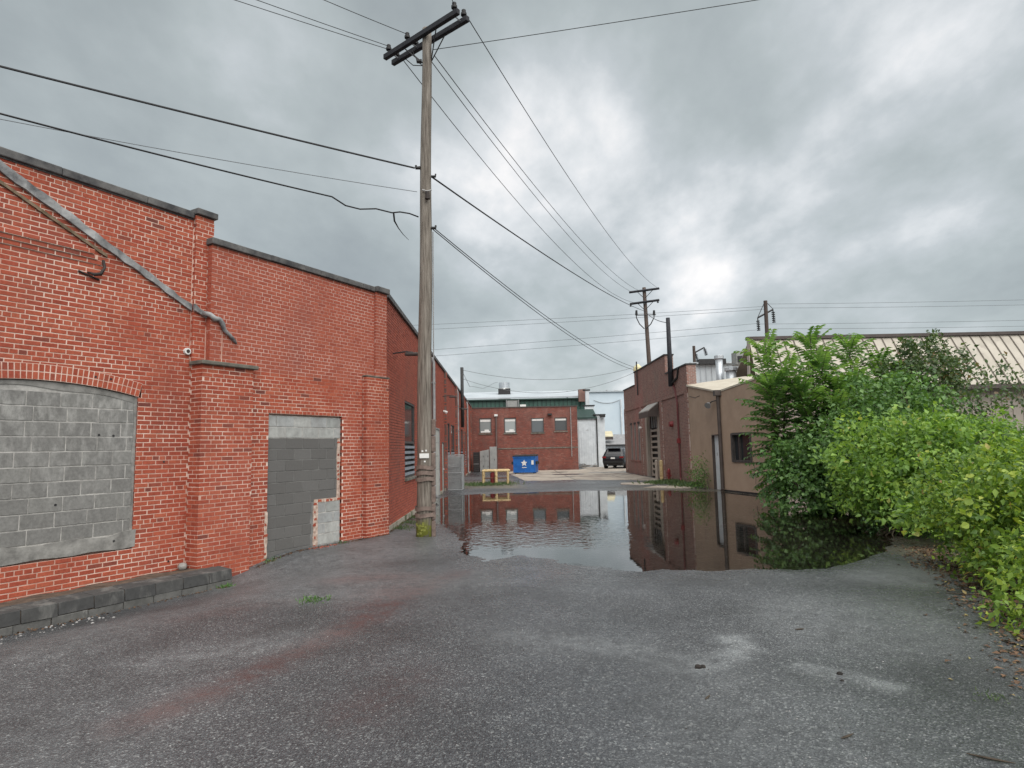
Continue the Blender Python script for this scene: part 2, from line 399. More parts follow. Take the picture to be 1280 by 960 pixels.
def asphalt_mat():
    m, t, b, L = new_mat('wet asphalt')
    p = pos_of(t)
    at_ = nd(t, 'ShaderNodeAttribute', attribute_name='zones')      # R red stain, G wet film, B worn patch
    s = nd(t, 'ShaderNodeSeparateColor')
    L(at_.outputs['Color'], s.inputs[0])
    a2 = nd(t, 'ShaderNodeAttribute', attribute_name='soil')
    # aggregate: one tone for each chip of stone
    def chips(scale, stops):
        v = nd(t, 'ShaderNodeTexVoronoi', i_Scale=scale)
        L(p, v.inputs['Vector'])
        sc_ = nd(t, 'ShaderNodeSeparateColor')
        L(v.outputs['Color'], sc_.inputs[0])
        r = ramp(t, stops)
        L(sc_.outputs[0], r.inputs[0])
        return v, r
    v1, r1 = chips(105, [(0.0, (0.022, 0.022, 0.0245)), (0.4, (0.050, 0.050, 0.0545)), (0.75, (0.10, 0.098, 0.102)), (0.91, (0.165, 0.164, 0.168)), (0.983, (0.35, 0.347, 0.34))])
    v2, r2 = chips(60, [(0.0, (0.036, 0.036, 0.039)), (0.6, (0.066, 0.066, 0.071)), (0.955, (0.105, 0.104, 0.108)), (0.987, (0.36, 0.355, 0.345))])
    mx = nd(t, 'ShaderNodeMix', data_type='RGBA')
    mx.inputs[0].default_value = 0.42
    L(r1.outputs[0], mx.inputs[6]); L(r2.outputs[0], mx.inputs[7])
    n = nd(t, 'ShaderNodeTexNoise', i_Scale=0.7, i_Detail=7.0, i_Roughness=0.62)
    L(p, n.inputs['Vector'])
    g = nd(t, 'ShaderNodeMapRange', i_From_Min=0.3, i_From_Max=0.7, i_To_Min=0.52, i_To_Max=1.22)
    L(n.outputs['Fac'], g.inputs['Value'])
    sc = nd(t, 'ShaderNodeVectorMath', operation='SCALE')
    L(mx.outputs[2], sc.inputs[0]); L(g.outputs[0], sc.inputs['Scale'])
    nf = nd(t, 'ShaderNodeTexNoise', i_Scale=6.0, i_Detail=12.0, i_Roughness=0.78)
    L(p, nf.inputs['Vector'])

    def breakup(fac, lo=0.35, hi=0.6):
        rr = nd(t, 'ShaderNodeMapRange', i_From_Min=lo, i_From_Max=hi)
        L(nf.outputs['Fac'], rr.inputs['Value'])
        q = nd(t, 'ShaderNodeMath', operation='MULTIPLY')
        L(fac, q.inputs[0]); L(rr.outputs[0], q.inputs[1])
        return q.outputs[0]
    mr = nd(t, 'ShaderNodeMix', data_type='RGBA')
    L(breakup(s.outputs[0]), mr.inputs[0]); L(sc.outputs[0], mr.inputs[6])
    mr.inputs[7].default_value = (0.080, 0.042, 0.040, 1)
    ml = nd(t, 'ShaderNodeMix', data_type='RGBA', blend_type='ADD')
    L(breakup(s.outputs[2]), ml.inputs[0]); L(mr.outputs[2], ml.inputs[6])
    ml.inputs[7].default_value = (0.17, 0.17, 0.17, 1)
    # soil and washed-in silt
    nso = nd(t, 'ShaderNodeTexNoise', i_Scale=6.0, i_Detail=8.0, i_Roughness=0.7)
    L(p, nso.inputs['Vector'])
    rso = ramp(t, [(0.35, (0.06, 0.05, 0.038)), (0.6, (0.17, 0.145, 0.115))])
    L(nso.outputs['Fac'], rso.inputs[0])
    msx = nd(t, 'ShaderNodeMix', data_type='RGBA')
    L(a2.outputs['Fac'], msx.inputs[0]); L(ml.outputs[2], msx.inputs[6]); L(rso.outputs[0], msx.inputs[7])
    # wet film darkens the stone and makes it shine
    wt = breakup(s.outputs[1], 0.3, 0.55)
    wd = nd(t, 'ShaderNodeMapRange', i_To_Min=1.0, i_To_Max=0.72)
    L(wt, wd.inputs['Value'])
    tint = nd(t, 'ShaderNodeVectorMath', operation='MULTIPLY')
    tint.inputs[1].default_value = (1.04, 1.10, 1.11)
    L(msx.outputs[2], tint.inputs[0])
    fin = nd(t, 'ShaderNodeVectorMath', operation='SCALE')
    L(tint.outputs[0], fin.inputs[0]); L(wd.outputs[0], fin.inputs['Scale'])
    L(fin.outputs[0], b.inputs['Base Color'])
    ro = nd(t, 'ShaderNodeMapRange', i_To_Min=0.46, i_To_Max=0.13)
    L(wt, ro.inputs['Value'])
    L(ro.outputs[0], b.inputs['Roughness'])
    b.inputs['Specular IOR Level'].default_value = 0.5
    bs = nd(t, 'ShaderNodeMapRange', i_To_Min=0.75, i_To_Max=0.10)
    L(wt, bs.inputs['Value'])
    hh = nd(t, 'ShaderNodeMath', operation='MULTIPLY_ADD', i_1=0.5)
    L(v2.outputs['Distance'], hh.inputs[0]); L(v1.outputs['Distance'], hh.inputs[2])
    bp = nd(t, 'ShaderNodeBump', i_Distance=0.012)
    L(bs.outputs[0], bp.inputs['Strength']); L(hh.outputs[0], bp.inputs['Height'])
    L(bp.outputs[0], b.inputs['Normal'])
    return m


MAT['asphalt'] = asphalt_mat()


def water_mat():
    m, t, b, L = new_mat('puddle water')
    t.nodes.remove(b)
    p = pos_of(t)
    mp = nd(t, 'ShaderNodeMapping')
    mp.inputs['Scale'].default_value = (1.0, 1.0, 1)
    L(p, mp.inputs[0])
    n1 = nd(t, 'ShaderNodeTexNoise', i_Scale=5.5, i_Detail=2.0, i_Distortion=0.6)
    n2 = nd(t, 'ShaderNodeTexNoise', i_Scale=0.35, i_Detail=2.0)
    L(mp.outputs[0], n1.inputs['Vector']); L(p, n2.inputs['Vector'])
    # a breath of wind across the middle of the puddle
    sx = nd(t, 'ShaderNodeSeparateXYZ')
    L(p, sx.inputs[0])
    y1 = nd(t, 'ShaderNodeMapRange', interpolation_type='SMOOTHSTEP', i_From_Min=11.2, i_From_Max=13.0)
    y2 = nd(t, 'ShaderNodeMapRange', interpolation_type='SMOOTHSTEP', i_From_Min=17.5, i_From_Max=14.0)
    x1 = nd(t, 'ShaderNodeMapRange', interpolation_type='SMOOTHSTEP', i_From_Min=3.2, i_From_Max=1.6)
    L(sx.outputs['Y'], y1.inputs['Value']); L(sx.outputs['Y'], y2.inputs['Value']); L(sx.outputs['X'], x1.inputs['Value'])
    a = nd(t, 'ShaderNodeMath', operation='MULTIPLY')
    L(y1.outputs[0], a.inputs[0]); L(y2.outputs[0], a.inputs[1])
    a2 = nd(t, 'ShaderNodeMath', operation='MULTIPLY')
    L(a.outputs[0], a2.inputs[0]); L(x1.outputs[0], a2.inputs[1])
    st = nd(t, 'ShaderNodeMapRange', i_To_Min=0.010, i_To_Max=0.17)
    L(a2.outputs[0], st.inputs['Value'])
    bp = nd(t, 'ShaderNodeBump', i_Distance=0.05)
    L(st.outputs[0], bp.inputs['Strength']); L(n1.outputs['Fac'], bp.inputs['Height'])
    gl = nd(t, 'ShaderNodeBsdfGlossy', i_Roughness=0.0)
    gl.inputs['Color'].default_value = (1, 1, 1, 1)
    L(bp.outputs[0], gl.inputs['Normal'])
    tr = t.nodes.new('ShaderNodeBsdfTransparent')
    tr.inputs['Color'].default_value = (0.62, 0.58, 0.5, 1)
    fr = nd(t, 'ShaderNodeFresnel', i_IOR=1.7)
    ms = t.nodes.new('ShaderNodeMixShader')
    L(fr.outputs[0], ms.inputs[0]); L(tr.outputs[0], ms.inputs[1]); L(gl.outputs[0], ms.inputs[2])
    L(ms.outputs[0], t.nodes['Material Output'].inputs[0])
    return m


MAT['water'] = water_mat()
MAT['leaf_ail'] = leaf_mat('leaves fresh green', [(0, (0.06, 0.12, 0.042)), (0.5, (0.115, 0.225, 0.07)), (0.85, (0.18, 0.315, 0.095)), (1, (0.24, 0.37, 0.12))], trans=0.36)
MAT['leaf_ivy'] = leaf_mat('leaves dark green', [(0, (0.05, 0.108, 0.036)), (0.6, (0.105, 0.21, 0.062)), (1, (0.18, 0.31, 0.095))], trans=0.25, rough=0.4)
MAT['leaf_bright'] = leaf_mat('leaves bright green', [(0, (0.08, 0.155, 0.038)), (0.45, (0.20, 0.345, 0.075)), (0.8, (0.30, 0.45, 0.10)), (0.97, (0.33, 0.45, 0.09)), (1, (0.45, 0.46, 0.14))], trans=0.36)
MAT['leaf_yellow'] = leaf_mat('leaves yellow green', [(0, (0.085, 0.16, 0.032)), (0.4, (0.205, 0.33, 0.06)), (0.75, (0.34, 0.45, 0.085)), (0.93, (0.46, 0.49, 0.10)), (1, (0.44, 0.28, 0.16))], trans=0.36)
MAT['leaf_dull'] = leaf_mat('leaves dull olive', [(0, (0.055, 0.09, 0.042)), (0.6, (0.10, 0.16, 0.07)), (0.95, (0.17, 0.22, 0.10)), (1, (0.24, 0.16, 0.11))])


# ------------------------------------------------------------------ mesh building
def wloc(o):
    v = Vector((0, 0, 0))
    while o is not None:
        v = v + o.location
        o = o.parent
    return v


def tag(o, label=None, cat=None, group=None, kind=None):
    for k, v in (('label', label), ('category', cat), ('group', group), ('kind', kind)):
        if v:
            o[k] = v
    return o


def thing(name, loc, label, cat, group=None):
    o = bpy.data.objects.new(name, None)
    COL.objects.link(o)
    o.location = loc
    o.empty_display_size = 0.2
    return tag(o, label, cat, group)


class MB:
    def __init__(self):
        self.v, self.f = [], []

    def add(self, vs, fs):
        n = len(self.v)
        self.v += [tuple(float(c) for c in p) for p in vs]
        self.f += [tuple(i + n for i in q) for q in fs]
        return self

    def hexa(self, p):
        """eight corners: bottom ring, top ring"""
        return self.add(p, [(3, 2, 1, 0), (4, 5, 6, 7), (0, 1, 5, 4), (1, 2, 6, 5), (2, 3, 7, 6), (3, 0, 4, 7)])

    def box(self, c, s, rz=0.0):
        ca, sa = math.cos(rz), math.sin(rz)
        pts = []
        for z in (-1, 1):
            for x, y in ((-1, -1), (1, -1), (1, 1), (-1, 1)):
                X, Y = x * s[0] / 2, y * s[1] / 2
                pts.append((c[0] + X * ca - Y * sa, c[1] + X * sa + Y * ca, c[2] + z * s[2] / 2))
        return self.hexa(pts)

    def fbox(self, F, s0, s1, o0, o1, z0, z1):
        return self.hexa([F.P(s1, o0, z0), F.P(s0, o0, z0), F.P(s0, o1, z0), F.P(s1, o1, z0), F.P(s1, o0, z1), F.P(s0, o0, z1), F.P(s0, o1, z1), F.P(s1, o1, z1)])

    def tube(self, pts, r, n=6, caps=True):
        pts = [np.array(p, float) for p in pts]
        rs = r if hasattr(r, '__len__') else [r] * len(pts)
        base = len(self.v)
        a = None
        for i, p in enumerate(pts):
            d = pts[min(i + 1, len(pts) - 1)] - pts[max(i - 1, 0)]
            d = d / (np.linalg.norm(d) + 1e-9)
            if a is None:
                a = np.cross(d, [0, 0, 1.0] if abs(d[2]) < 0.9 else [1.0, 0, 0])
            a = a - d * np.dot(a, d)
            a = a / (np.linalg.norm(a) + 1e-9)
            b = np.cross(d, a)
            for k in range(n):
                t = 2 * math.pi * k / n
                self.v.append(tuple(p + (a * math.cos(t) + b * math.sin(t)) * rs[i]))
        for i in range(len(pts) - 1):
            for k in range(n):
                k2 = (k + 1) % n
                self.f.append((base + i * n + k, base + i * n + k2, base + (i + 1) * n + k2, base + (i + 1) * n + k))
        if caps:
            self.f.append(tuple(base + k for k in reversed(range(n))))
            e = base + (len(pts) - 1) * n
            self.f.append(tuple(e + k for k in range(n)))
        return self

    def prism(self, poly, ext):
        n = len(poly)
        ext = np.array(ext, float)
        a = [np.array(p, float) for p in poly]
        return self.add(a + [p + ext for p in a], [tuple(reversed(range(n))), tuple(range(n, 2 * n))] + [(i, (i + 1) % n, n + (i + 1) % n, n + i) for i in range(n)])

    def build(self, name, mat, parent=None, smooth=False, label=None, kind=None, bevel=0.0):
        me = bpy.data.meshes.new(name)
        off = wloc(parent) if parent is not None else Vector((0, 0, 0))
        me.from_pydata([(x - off.x, y - off.y, z - off.z) for x, y, z in self.v], [], self.f)
        me.materials.append(MAT[mat] if isinstance(mat, str) else mat)
        if smooth:
            me.polygons.foreach_set('use_smooth', [True] * len(me.polygons))
        o = bpy.data.objects.new(name, me)
        COL.objects.link(o)
        if parent is not None:
            o.parent = parent
        if bevel:
            md = o.modifiers.new('bevel', 'BEVEL')
            md.width = bevel
            md.segments = 2
            md.limit_method = 'ANGLE'
        return tag(o, label, None, None, kind)


def inpoly_sd(px, py, poly):
    """signed distance to a polygon, negative inside"""
    d = np.full(px.shape, 1e9)
    ins = np.zeros(px.shape, bool)
    n = len(poly)
    for i in range(n):
        ax, ay = poly[i]
        bx, by = poly[(i + 1) % n]
        ex, ey = bx - ax, by - ay
        t = np.clip(((px - ax) * ex + (py - ay) * ey) / (ex * ex + ey * ey), 0, 1)
        d = np.minimum(d, np.hypot(px - ax - t * ex, py - ay - t * ey))
        c = ((ay > py) != (by > py)) & (px < ex * (py - ay) / (ey if abs(ey) > 1e-9 else 1e-9) + ax)
        ins ^= c
    return np.where(ins, -d, d)


# ------------------------------------------------------------------ ground and puddle
PUDDLE = [(-2.9, 23.4), (-2.6, 25.4), (-1.2, 26.2), (0.24, 26.5), (3.3, 26.9), (5.24, 26.3), (6.6, 25.9), (8.0, 24.6), (8.7, 22.4), (9.2, 20.0), (8.6, 15.5), (7.4, 12.7),
          (6.2, 10.8), (5.2, 9.9), (4.6, 9.5), (4.13, 9.42), (3.5, 9.62), (3.02, 9.5), (2.4, 9.62), (1.86, 9.56), (1.35, 9.8), (0.95, 10.05), (0.55, 10.75), (0.15, 11.05), (-0.2, 10.75), (-0.5, 10.62), (-0.83, 11.29), (-0.99, 12.02), (-1.05, 12.9), (-1.35, 14.2), (-1.75, 15.6), (-2.5, 17.2), (-2.75, 19.0)]


def vnoise(x, y, scale, seed):
    r = np.random.default_rng(seed)
    g = r.random((64, 64))
    X, Y = x * scale + 500.3, y * scale + 500.7
    xi, yi = np.floor(X).astype(int), np.floor(Y).astype(int)
    fx, fy = X - xi, Y - yi
    fx, fy = fx * fx * (3 - 2 * fx), fy * fy * (3 - 2 * fy)
    xi, yi, xj, yj = xi % 64, yi % 64, (xi + 1) % 64, (yi + 1) % 64
    return (g[xi, yi] * (1 - fx) + g[xj, yi] * fx) * (1 - fy) + (g[xi, yj] * (1 - fx) + g[xj, yj] * fx) * fy


FA = Fr(-5.676, 9.495, 29.8)           # front of the left building: s=0 at the right jamb of the bricked window
CORNER = FA.P(5.33, 0.2, 0)
FS = Fr(CORNER[0], CORNER[1], -0.9)    # its long side along the yard


def sstep(a, b, x):
    t = np.clip((x - a) / (b - a), 0, 1)
    return t * t * (3 - 2 * t)


def ground_z(x, y):
    x, y = np.asarray(x, float), np.asarray(y, float)
    sd = inpoly_sd(x, y, PUDDLE) + (vnoise(x, y, 1.6, 1) - 0.5) * 0.22 + (vnoise(x, y, 4.0, 2) - 0.5) * 0.16 + (vnoise(x, y, 9.0, 4) - 0.5) * 0.08
    z = np.where(sd > 0, 0.05 * (1 - np.exp(-(np.maximum(sd, 0) / 1.5) ** 1.5)), -0.07 * (1 - np.exp(-np.maximum(-sd, 0) / 0.9)))
    z = z + (vnoise(x, y, 0.5, 3) - 0.5) * 0.02 * sstep(0, 1.5, sd)
    # the asphalt falls away towards the block ledge
    s = (x - FA.o[0]) * FA.D[0] + (y - FA.o[1]) * FA.D[1]
    o = (x - FA.o[0]) * FA.N[0] + (y - FA.o[1]) * FA.N[1]
    dip = sstep(2.9, 1.1, s) * sstep(3.0, 0.7, o)
    z = z - dip * 0.25
    return z


def make_ground():
    xs = np.concatenate([[-900, -300, -100, -40, -20, -13], np.arange(-9.5, 11.0, 0.075), [12, 14, 18, 30, 60, 140, 400, 900]])
    ys, y, st = [-300, -60, -15, -5, -1], 0.5, 0.05
    while y < 56:
        ys.append(y)
        y += max(0.06, y * 0.0055)
    ys = np.array(ys + [60, 75, 100, 150, 300, 900])
    X, Y = np.meshgrid(xs, ys)
    Z = ground_z(X, Y)
    nx, ny = len(xs), len(ys)
    co = np.stack([X, Y, Z], -1).reshape(-1, 3)
    i = np.arange(nx * ny).reshape(ny, nx)
    q = np.stack([i[:-1, :-1], i[:-1, 1:], i[1:, 1:], i[1:, :-1]], -1).reshape(-1, 4)
    me = bpy.data.meshes.new('ground')
    me.vertices.add(len(co)); me.vertices.foreach_set('co', co.ravel())
    me.loops.add(q.size); me.loops.foreach_set('vertex_index', q.ravel())
    me.polygons.add(len(q)); me.polygons.foreach_set('loop_start', np.arange(0, q.size, 4)); me.polygons.foreach_set('use_smooth', np.ones(len(q), bool))
    me.update()
    x, yv = co[:, 0], co[:, 1]
    sd = inpoly_sd(x, yv, PUDDLE)

    def streak(pts, w):
        d = np.full(x.shape, 1e9)
        for (ax, ay), (bx, by) in zip(pts[:-1], pts[1:]):
            ex, ey = bx - ax, by - ay
            t = np.clip(((x - ax) * ex + (yv - ay) * ey) / (ex * ex + ey * ey), 0, 1)
            d = np.minimum(d, np.hypot(x - ax - t * ex, yv - ay - t * ey))
        return np.exp(-(d / w) ** 2)

    def g2(u, v, z=0.03):
        p = atz(u, v, z)
        return (p.x, p.y)
    jit = 0.6 + 0.8 * vnoise(x, yv, 2.2, 9)
    red = np.maximum.reduce([0.95 * streak([g2(170, 905), g2(280, 860), g2(380, 815), g2(450, 780), g2(500, 752), g2(575, 714)], 0.2), 0.75 * streak([g2(430, 725), g2(520, 722), g2(470, 760)], 0.35),
                             0.45 * streak([g2(230, 775), g2(350, 755)], 0.2), 0.4 * streak([g2(450, 900), g2(520, 850)], 0.3)]) * jit
    wet = np.exp(-np.maximum(sd, 0) / 0.8) * 1.1
    wet = np.maximum(wet, 1.2 * streak([g2(590, 706), g2(700, 712), g2(650, 730)], 0.4))
    wet = np.maximum(wet, 0.8 * streak([g2(560, 770), g2(640, 750), g2(760, 790), g2(840, 800)], 0.45))
    wet = np.maximum(wet, 0.75 * sstep(0.42, 0.72, vnoise(x, yv, 0.33, 21)) * sstep(-3.5, 0.5, x + 0.2 * yv - 1.5))
    wet = np.maximum(wet, 0.35 * sstep(26, 30, yv))
    worn = np.maximum.reduce([1.0 * streak([g2(880, 838), g2(930, 815), g2(915, 800)], 0.16), 0.9 * streak([g2(1010, 838), g2(1070, 850), g2(1110, 862)], 0.14), 0.5 * streak([g2(640, 800), g2(800, 815), g2(900, 850)], 0.3),
                              0.45 * streak([g2(200, 830), g2(380, 800)], 0.35), 0.35 * sstep(0.5, 0.75, vnoise(x, yv, 0.5, 33))])
    ca = me.color_attributes.new('zones', 'FLOAT_COLOR', 'POINT')
    ca.data.foreach_set('color', np.stack([np.clip(red, 0, 1), np.clip(wet, 0, 1), np.clip(worn, 0, 1), np.ones_like(red)], -1).ravel().astype(np.float32))
    # silt under the puddle's shallow right end, soil under the bushes and beside the left wall's far end
    soil = 0.75 * sstep(3.0, 6.0, x) * sstep(19, 24, yv) * sstep(30, 27, yv)
    soil = np.maximum(soil, sstep(0.5, -0.3, inpoly_sd(x, yv, [(-3.3, 29.5), (0.4, 29.0), (-0.1, 36), (-3.3, 36)]) + 0.8 * (vnoise(x, yv, 1.5, 5) - 0.5)))
    soil = np.maximum(soil, sstep(0.35, -0.35, inpoly_sd(x, yv, [(3.4, 3.5), (4.75, 5.6), (5.7, 8.2), (6.2, 9.4), (6.6, 10.6), (7.4, 14.4), (7.3, 18), (14, 20), (14, 3)]) + 0.9 * (vnoise(x, yv, 2.5, 6) - 0.5)))
    soil = np.maximum(soil, 0.8 * sstep(7.2, 7.9, x) * sstep(26, 27, yv) * sstep(38, 33, yv))
    fa = me.attributes.new('soil', 'FLOAT', 'POINT')
    fa.data.foreach_set('value', np.clip(soil, 0, 1).astype(np.float32))
    me.materials.append(MAT['asphalt'])
    o = bpy.data.objects.new('ground', me)
    COL.objects.link(o)
    tag(o, 'wet dark asphalt yard with pale stone chips', None, None, 'structure')


make_ground()
b = MB()
ring = [(p[0] + 0.45 * (1 if p[0] > 3 else -1), p[1] + 0.45 * (1 if p[1] > 18 else -1), 0.0) for p in PUDDLE]
b.add(ring, [tuple(reversed(range(len(ring))))])
b.build('puddle_water', 'water', label='still puddle across the yard mirroring the buildings', kind='structure')

# slabs of the concrete yard beyond the puddle
cs = MB()


def slab(name, quad, z=0.055, t=0.1, mat='concrete'):
    MB().prism([(x, y, z - t) for x, y in quad], (0, 0, t)).build(name, mat, kind='structure')


for q in ([(0.6, 35.2), (3.4, 34.9), (3.3, 39.9), (0.2, 40.0)], [(3.46, 34.6), (6.3, 33.9), (6.1, 39.8), (3.36, 39.9)], [(6.36, 33.6), (7.75, 32.6), (7.7, 39.7), (6.17, 39.8)],
          [(0.2, 40.06), (3.3, 39.96), (3.2, 45.4), (-0.4, 45.5)], [(3.36, 39.96), (6.1, 39.86), (6.0, 45.3), (3.26, 45.4)], [(6.16, 39.86), (7.7, 39.76), (7.6, 45.2), (6.06, 45.3)],
          [(-0.4, 45.56), (3.2, 45.46), (3.2, 51.2), (-0.4, 51.2)], [(3.26, 45.46), (6.0, 45.36), (6.0, 53.5), (5.3, 51.2), (3.26, 51.2)], [(6.06, 45.36), (9.6, 45.2), (11.0, 58.0), (6.06, 58.0)]):
    slab('concrete_slab', q)
slab('concrete_patch', [(5.0, 29.9), (5.9, 29.2), (6.6, 29.6), (6.3, 31.2), (5.3, 31.4)], z=0.06)
slab('concrete_patch', [(5.6, 27.5), (7.6, 26.6), (7.9, 28.2), (6.4, 28.6)], z=0.05)

# ------------------------------------------------------------------ brickwork
BL, BH, JT = 0.2032, 0.0677, 0.0135


def free_spans(s0, s1, blocked):
    spans = [(s0, s1)]
    for a, c in blocked:
        out = []
        for p, q in spans:
            if c <= p or a >= q:
                out.append((p, q))
                continue
            if a > p:
                out.append((p, a))
            if c < q:
                out.append((c, q))
        spans = out
    return spans


def brickwork(F, s0, s1, z0, z1, o, block=lambda z: [], depth=0.085, proud=0.004, ruggedness=0.0010, headers=7, ends=0.0, offset=0.0):
    """Courses of bricks on a wall frame -> (list of bricks, list of bed-mortar quads). A brick: (s0, s1, z0, z1, back, front, full stretcher?)"""
    bricks, beds = [], []
    n = max(1, int(round((z1 - z0) / BH)))
    ch = (z1 - z0) / n
    for k in range(n):
        zc = z0 + (k + 0.5) * ch
        head = headers and (k % headers == headers - 2)
        L = BL / 2 if head else BL
        ph = (0.5 if k % 2 else 0.0) * BL + (BL * 0.25 if head else 0) + offset
        for a, c in free_spans(s0, s1, block(zc)):
            beds.append((a, c, zc - ch / 2, zc + ch / 2))
            m = math.floor((a - ph) / L)
            x = ph + m * L
            while x < c:
                p, q = max(x, a) + (JT / 2 if x > a else -ends), min(x + L, c) - (JT / 2 if x + L < c else -ends)
                if q - p > 0.03:
                    j = rng.normal(0, 1, 6)
                    full = (not head) and q - p > BL - JT - 1e-4
                    bricks.append((p + j[0] * 0.0015, q + j[1] * 0.0015, zc - ch / 2 + JT / 2 + j[2] * 0.001, zc + ch / 2 - JT / 2 + j[3] * 0.001, o - depth, o + float(np.clip(j[4], -1.5, 1.5)) * ruggedness, full))
                x += L
    return bricks, [(a, c, p, q, o - proud) for a, c, p, q in beds]


def brick_mesh(mb, F, bricks):
    for s0, s1, z0, z1, b0, b1, _ in bricks:
        P = F.P
        mb.add([P(s0, b0, z0), P(s1, b0, z0), P(s1, b0, z1), P(s0, b0, z1), P(s0, b1, z0), P(s1, b1, z0), P(s1, b1, z1), P(s0, b1, z1)],
               [(4, 5, 6, 7), (0, 1, 5, 4), (3, 7, 6, 2), (0, 4, 7, 3), (1, 2, 6, 5)])


def bed_mesh(mb, F, beds):
    for a, c, z0, z1, o in beds:
        mb.add([F.P(a, o, z0), F.P(c, o, z0), F.P(c, o, z1), F.P(a, o, z1)], [(0, 1, 2, 3)])


def end_bricks(F, s, o0, o1, z0, z1, side):
    """Bricks on the short return of a pier, at s, facing away from it on the given side -> bricks in a turned frame"""
    a = math.degrees(math.atan2(F.D[0], F.D[1])) + 90
    p = F.P(s, 0, 0)
    G = Fr(p[0], p[1], a)     # its s runs along F.N, its normal along -F.D
    return G, brickwork(G, o0 + 0.004, o1 - 0.004, z0, z1, 0.0 + 0.002, headers=0, depth=0.06, offset=0.03)


# ---------------- the left building
LB = thing('brick_building', FA.P(1, 0, 0), 'long red brick building with block filled arch window, blocked doorway and dark coping', 'building')
core = MB()
core.fbox(FA, -6.0, 1.05, -0.5, -0.09, -0.35, 5.76)
core.fbox(FA, 1.05, 5.2, -0.5, 0.11, -0.3, 5.34)
core.build('front_wall', 'mortar', LB)

ARC_C, ARC_R, ARC_S = -1.3, 5.65, 2.72           # arch: centre along the wall, radius, springing height
arc_z0 = ARC_S - math.sqrt(ARC_R ** 2 - 1.3 ** 2)


def arch_block(z):
    w = 1.3
    bl = []
    if 0.5 < z <= ARC_S:
        bl.append((ARC_C - w, ARC_C + w))
    if ARC_S - 0.02 < z:
        ro = ARC_R + 0.185
        h = z - arc_z0
        if h < ro:
            half = math.sqrt(ro * ro - h * h)
            if half < 3:
                bl.append((ARC_C - min(half, 1.3 * ro / ARC_R), ARC_C + min(half, 1.3 * ro / ARC_R)))
    return bl


beds, bricksA = [], []
q1, e1 = brickwork(FA, -6.0, 0.845, 0.0, 4.62, 0.0, arch_block)
q2, e2 = [], []
for k in range(3):
    qa, ea = brickwork(FA, -6.0, -0.62 - 0.06 * k, 4.62 + k * 0.0677, 4.62 + (k + 1) * 0.0677, 0.016 + 0.02 * k, headers=0, depth=0.1, offset=0.1 * (k % 2))
    q2 += qa
    e2 += ea
    qa, ea = brickwork(FA, -0.62 - 0.06 * k, -0.62, 4.62 + k * 0.0677, 4.62 + (k + 1) * 0.0677, 0.0, headers=0) if k else ([], [])
    q2 += qa
    e2 += ea
q3, e3 = brickwork(FA, -0.62, 0.80, 4.62, 4.823, 0.0, headers=0)
q4, e4 = brickwork(FA, -6.0, 0.80, 4.823, 5.77, 0.0)
bricksA = q1 + q2 + q3 + q4
eb = MB()
bed_mesh(eb, FA, e1 + e2 + e3 + e4)
eb.build('mortar_bed', 'mortar', LB)

# the bricks nearest the camera are objects, the rest of the courses one mesh
cands = []
for i, bq in enumerate(bricksA):
    if bq[6]:
        p = FA.P((bq[0] + bq[1]) / 2, 0, bq[2])
        d = Vector(p) - Vector((0, 0, EYE))
        zf = d.dot(fw)
        u = 640 + F_PX * d.dot(rt) / zf
        v = 480 - F_PX * d.dot(up) / zf
        if -5 < u < 1280 and 0 < v < 960:
            cands.append((d.length, i))
cands.sort()
single = set(i for _, i in cands[:300])
me = bpy.data.meshes.new('brick')
hx, hz, hd = (BL - JT) / 2, (BH - JT) / 2, 0.0425
e = 0.003
tv, tf = [], []
for y, i in ((-hd, 0), (hd - e, 0), (hd, e)):
    tv += [(-hx + i, y, -hz + i), (hx - i, y, -hz + i), (hx - i, y, hz - i), (-hx + i, y, hz - i)]
for k in (0, 4):
    for j in range(4):
        tf.append((k + j, k + 4 + j, k + 4 + (j + 1) % 4, k + (j + 1) % 4))
tf.append((8, 11, 10, 9))
me.from_pydata(tv, [], tf)
me.materials.append(MAT['brick'])
root_l = LB.location
for i in sorted(single):
    s0, s1, z0, z1, b0, b1, _ = bricksA[i]
    o = bpy.data.objects.new('brick', me)
    COL.objects.link(o)
    o.parent = LB
    p = FA.P((s0 + s1) / 2, b1 - hd, (z0 + z1) / 2)
    o.location = Vector(p) - root_l
    o.rotation_euler = (rng.normal(0, 0.004), rng.normal(0, 0.005), FA.rot + rng.normal(0, 0.006))
rest = MB()
brick_mesh(rest, FA, [bq for i, bq in enumerate(bricksA) if i not in single])

# upper pilaster, the right-hand wall, the piers
b_, e_ = brickwork(FA, 0.80, 1.12, 3.36, 5.83, 0.08, depth=0.16)
brick_mesh(rest, FA, b_)
pb = MB()
bed_mesh(pb, FA, e_)
G, (b2_, e2_) = end_bricks(FA, 0.80, 0.0, 0.08, 3.36, 5.83, -1)
brick_mesh(rest, G, b2_); bed_mesh(pb, G, e2_)

DOOR = (2.22, 4.03, 2.53)


def door_block(z):
    return [(DOOR[0], DOOR[1])] if z < DOOR[2] else []


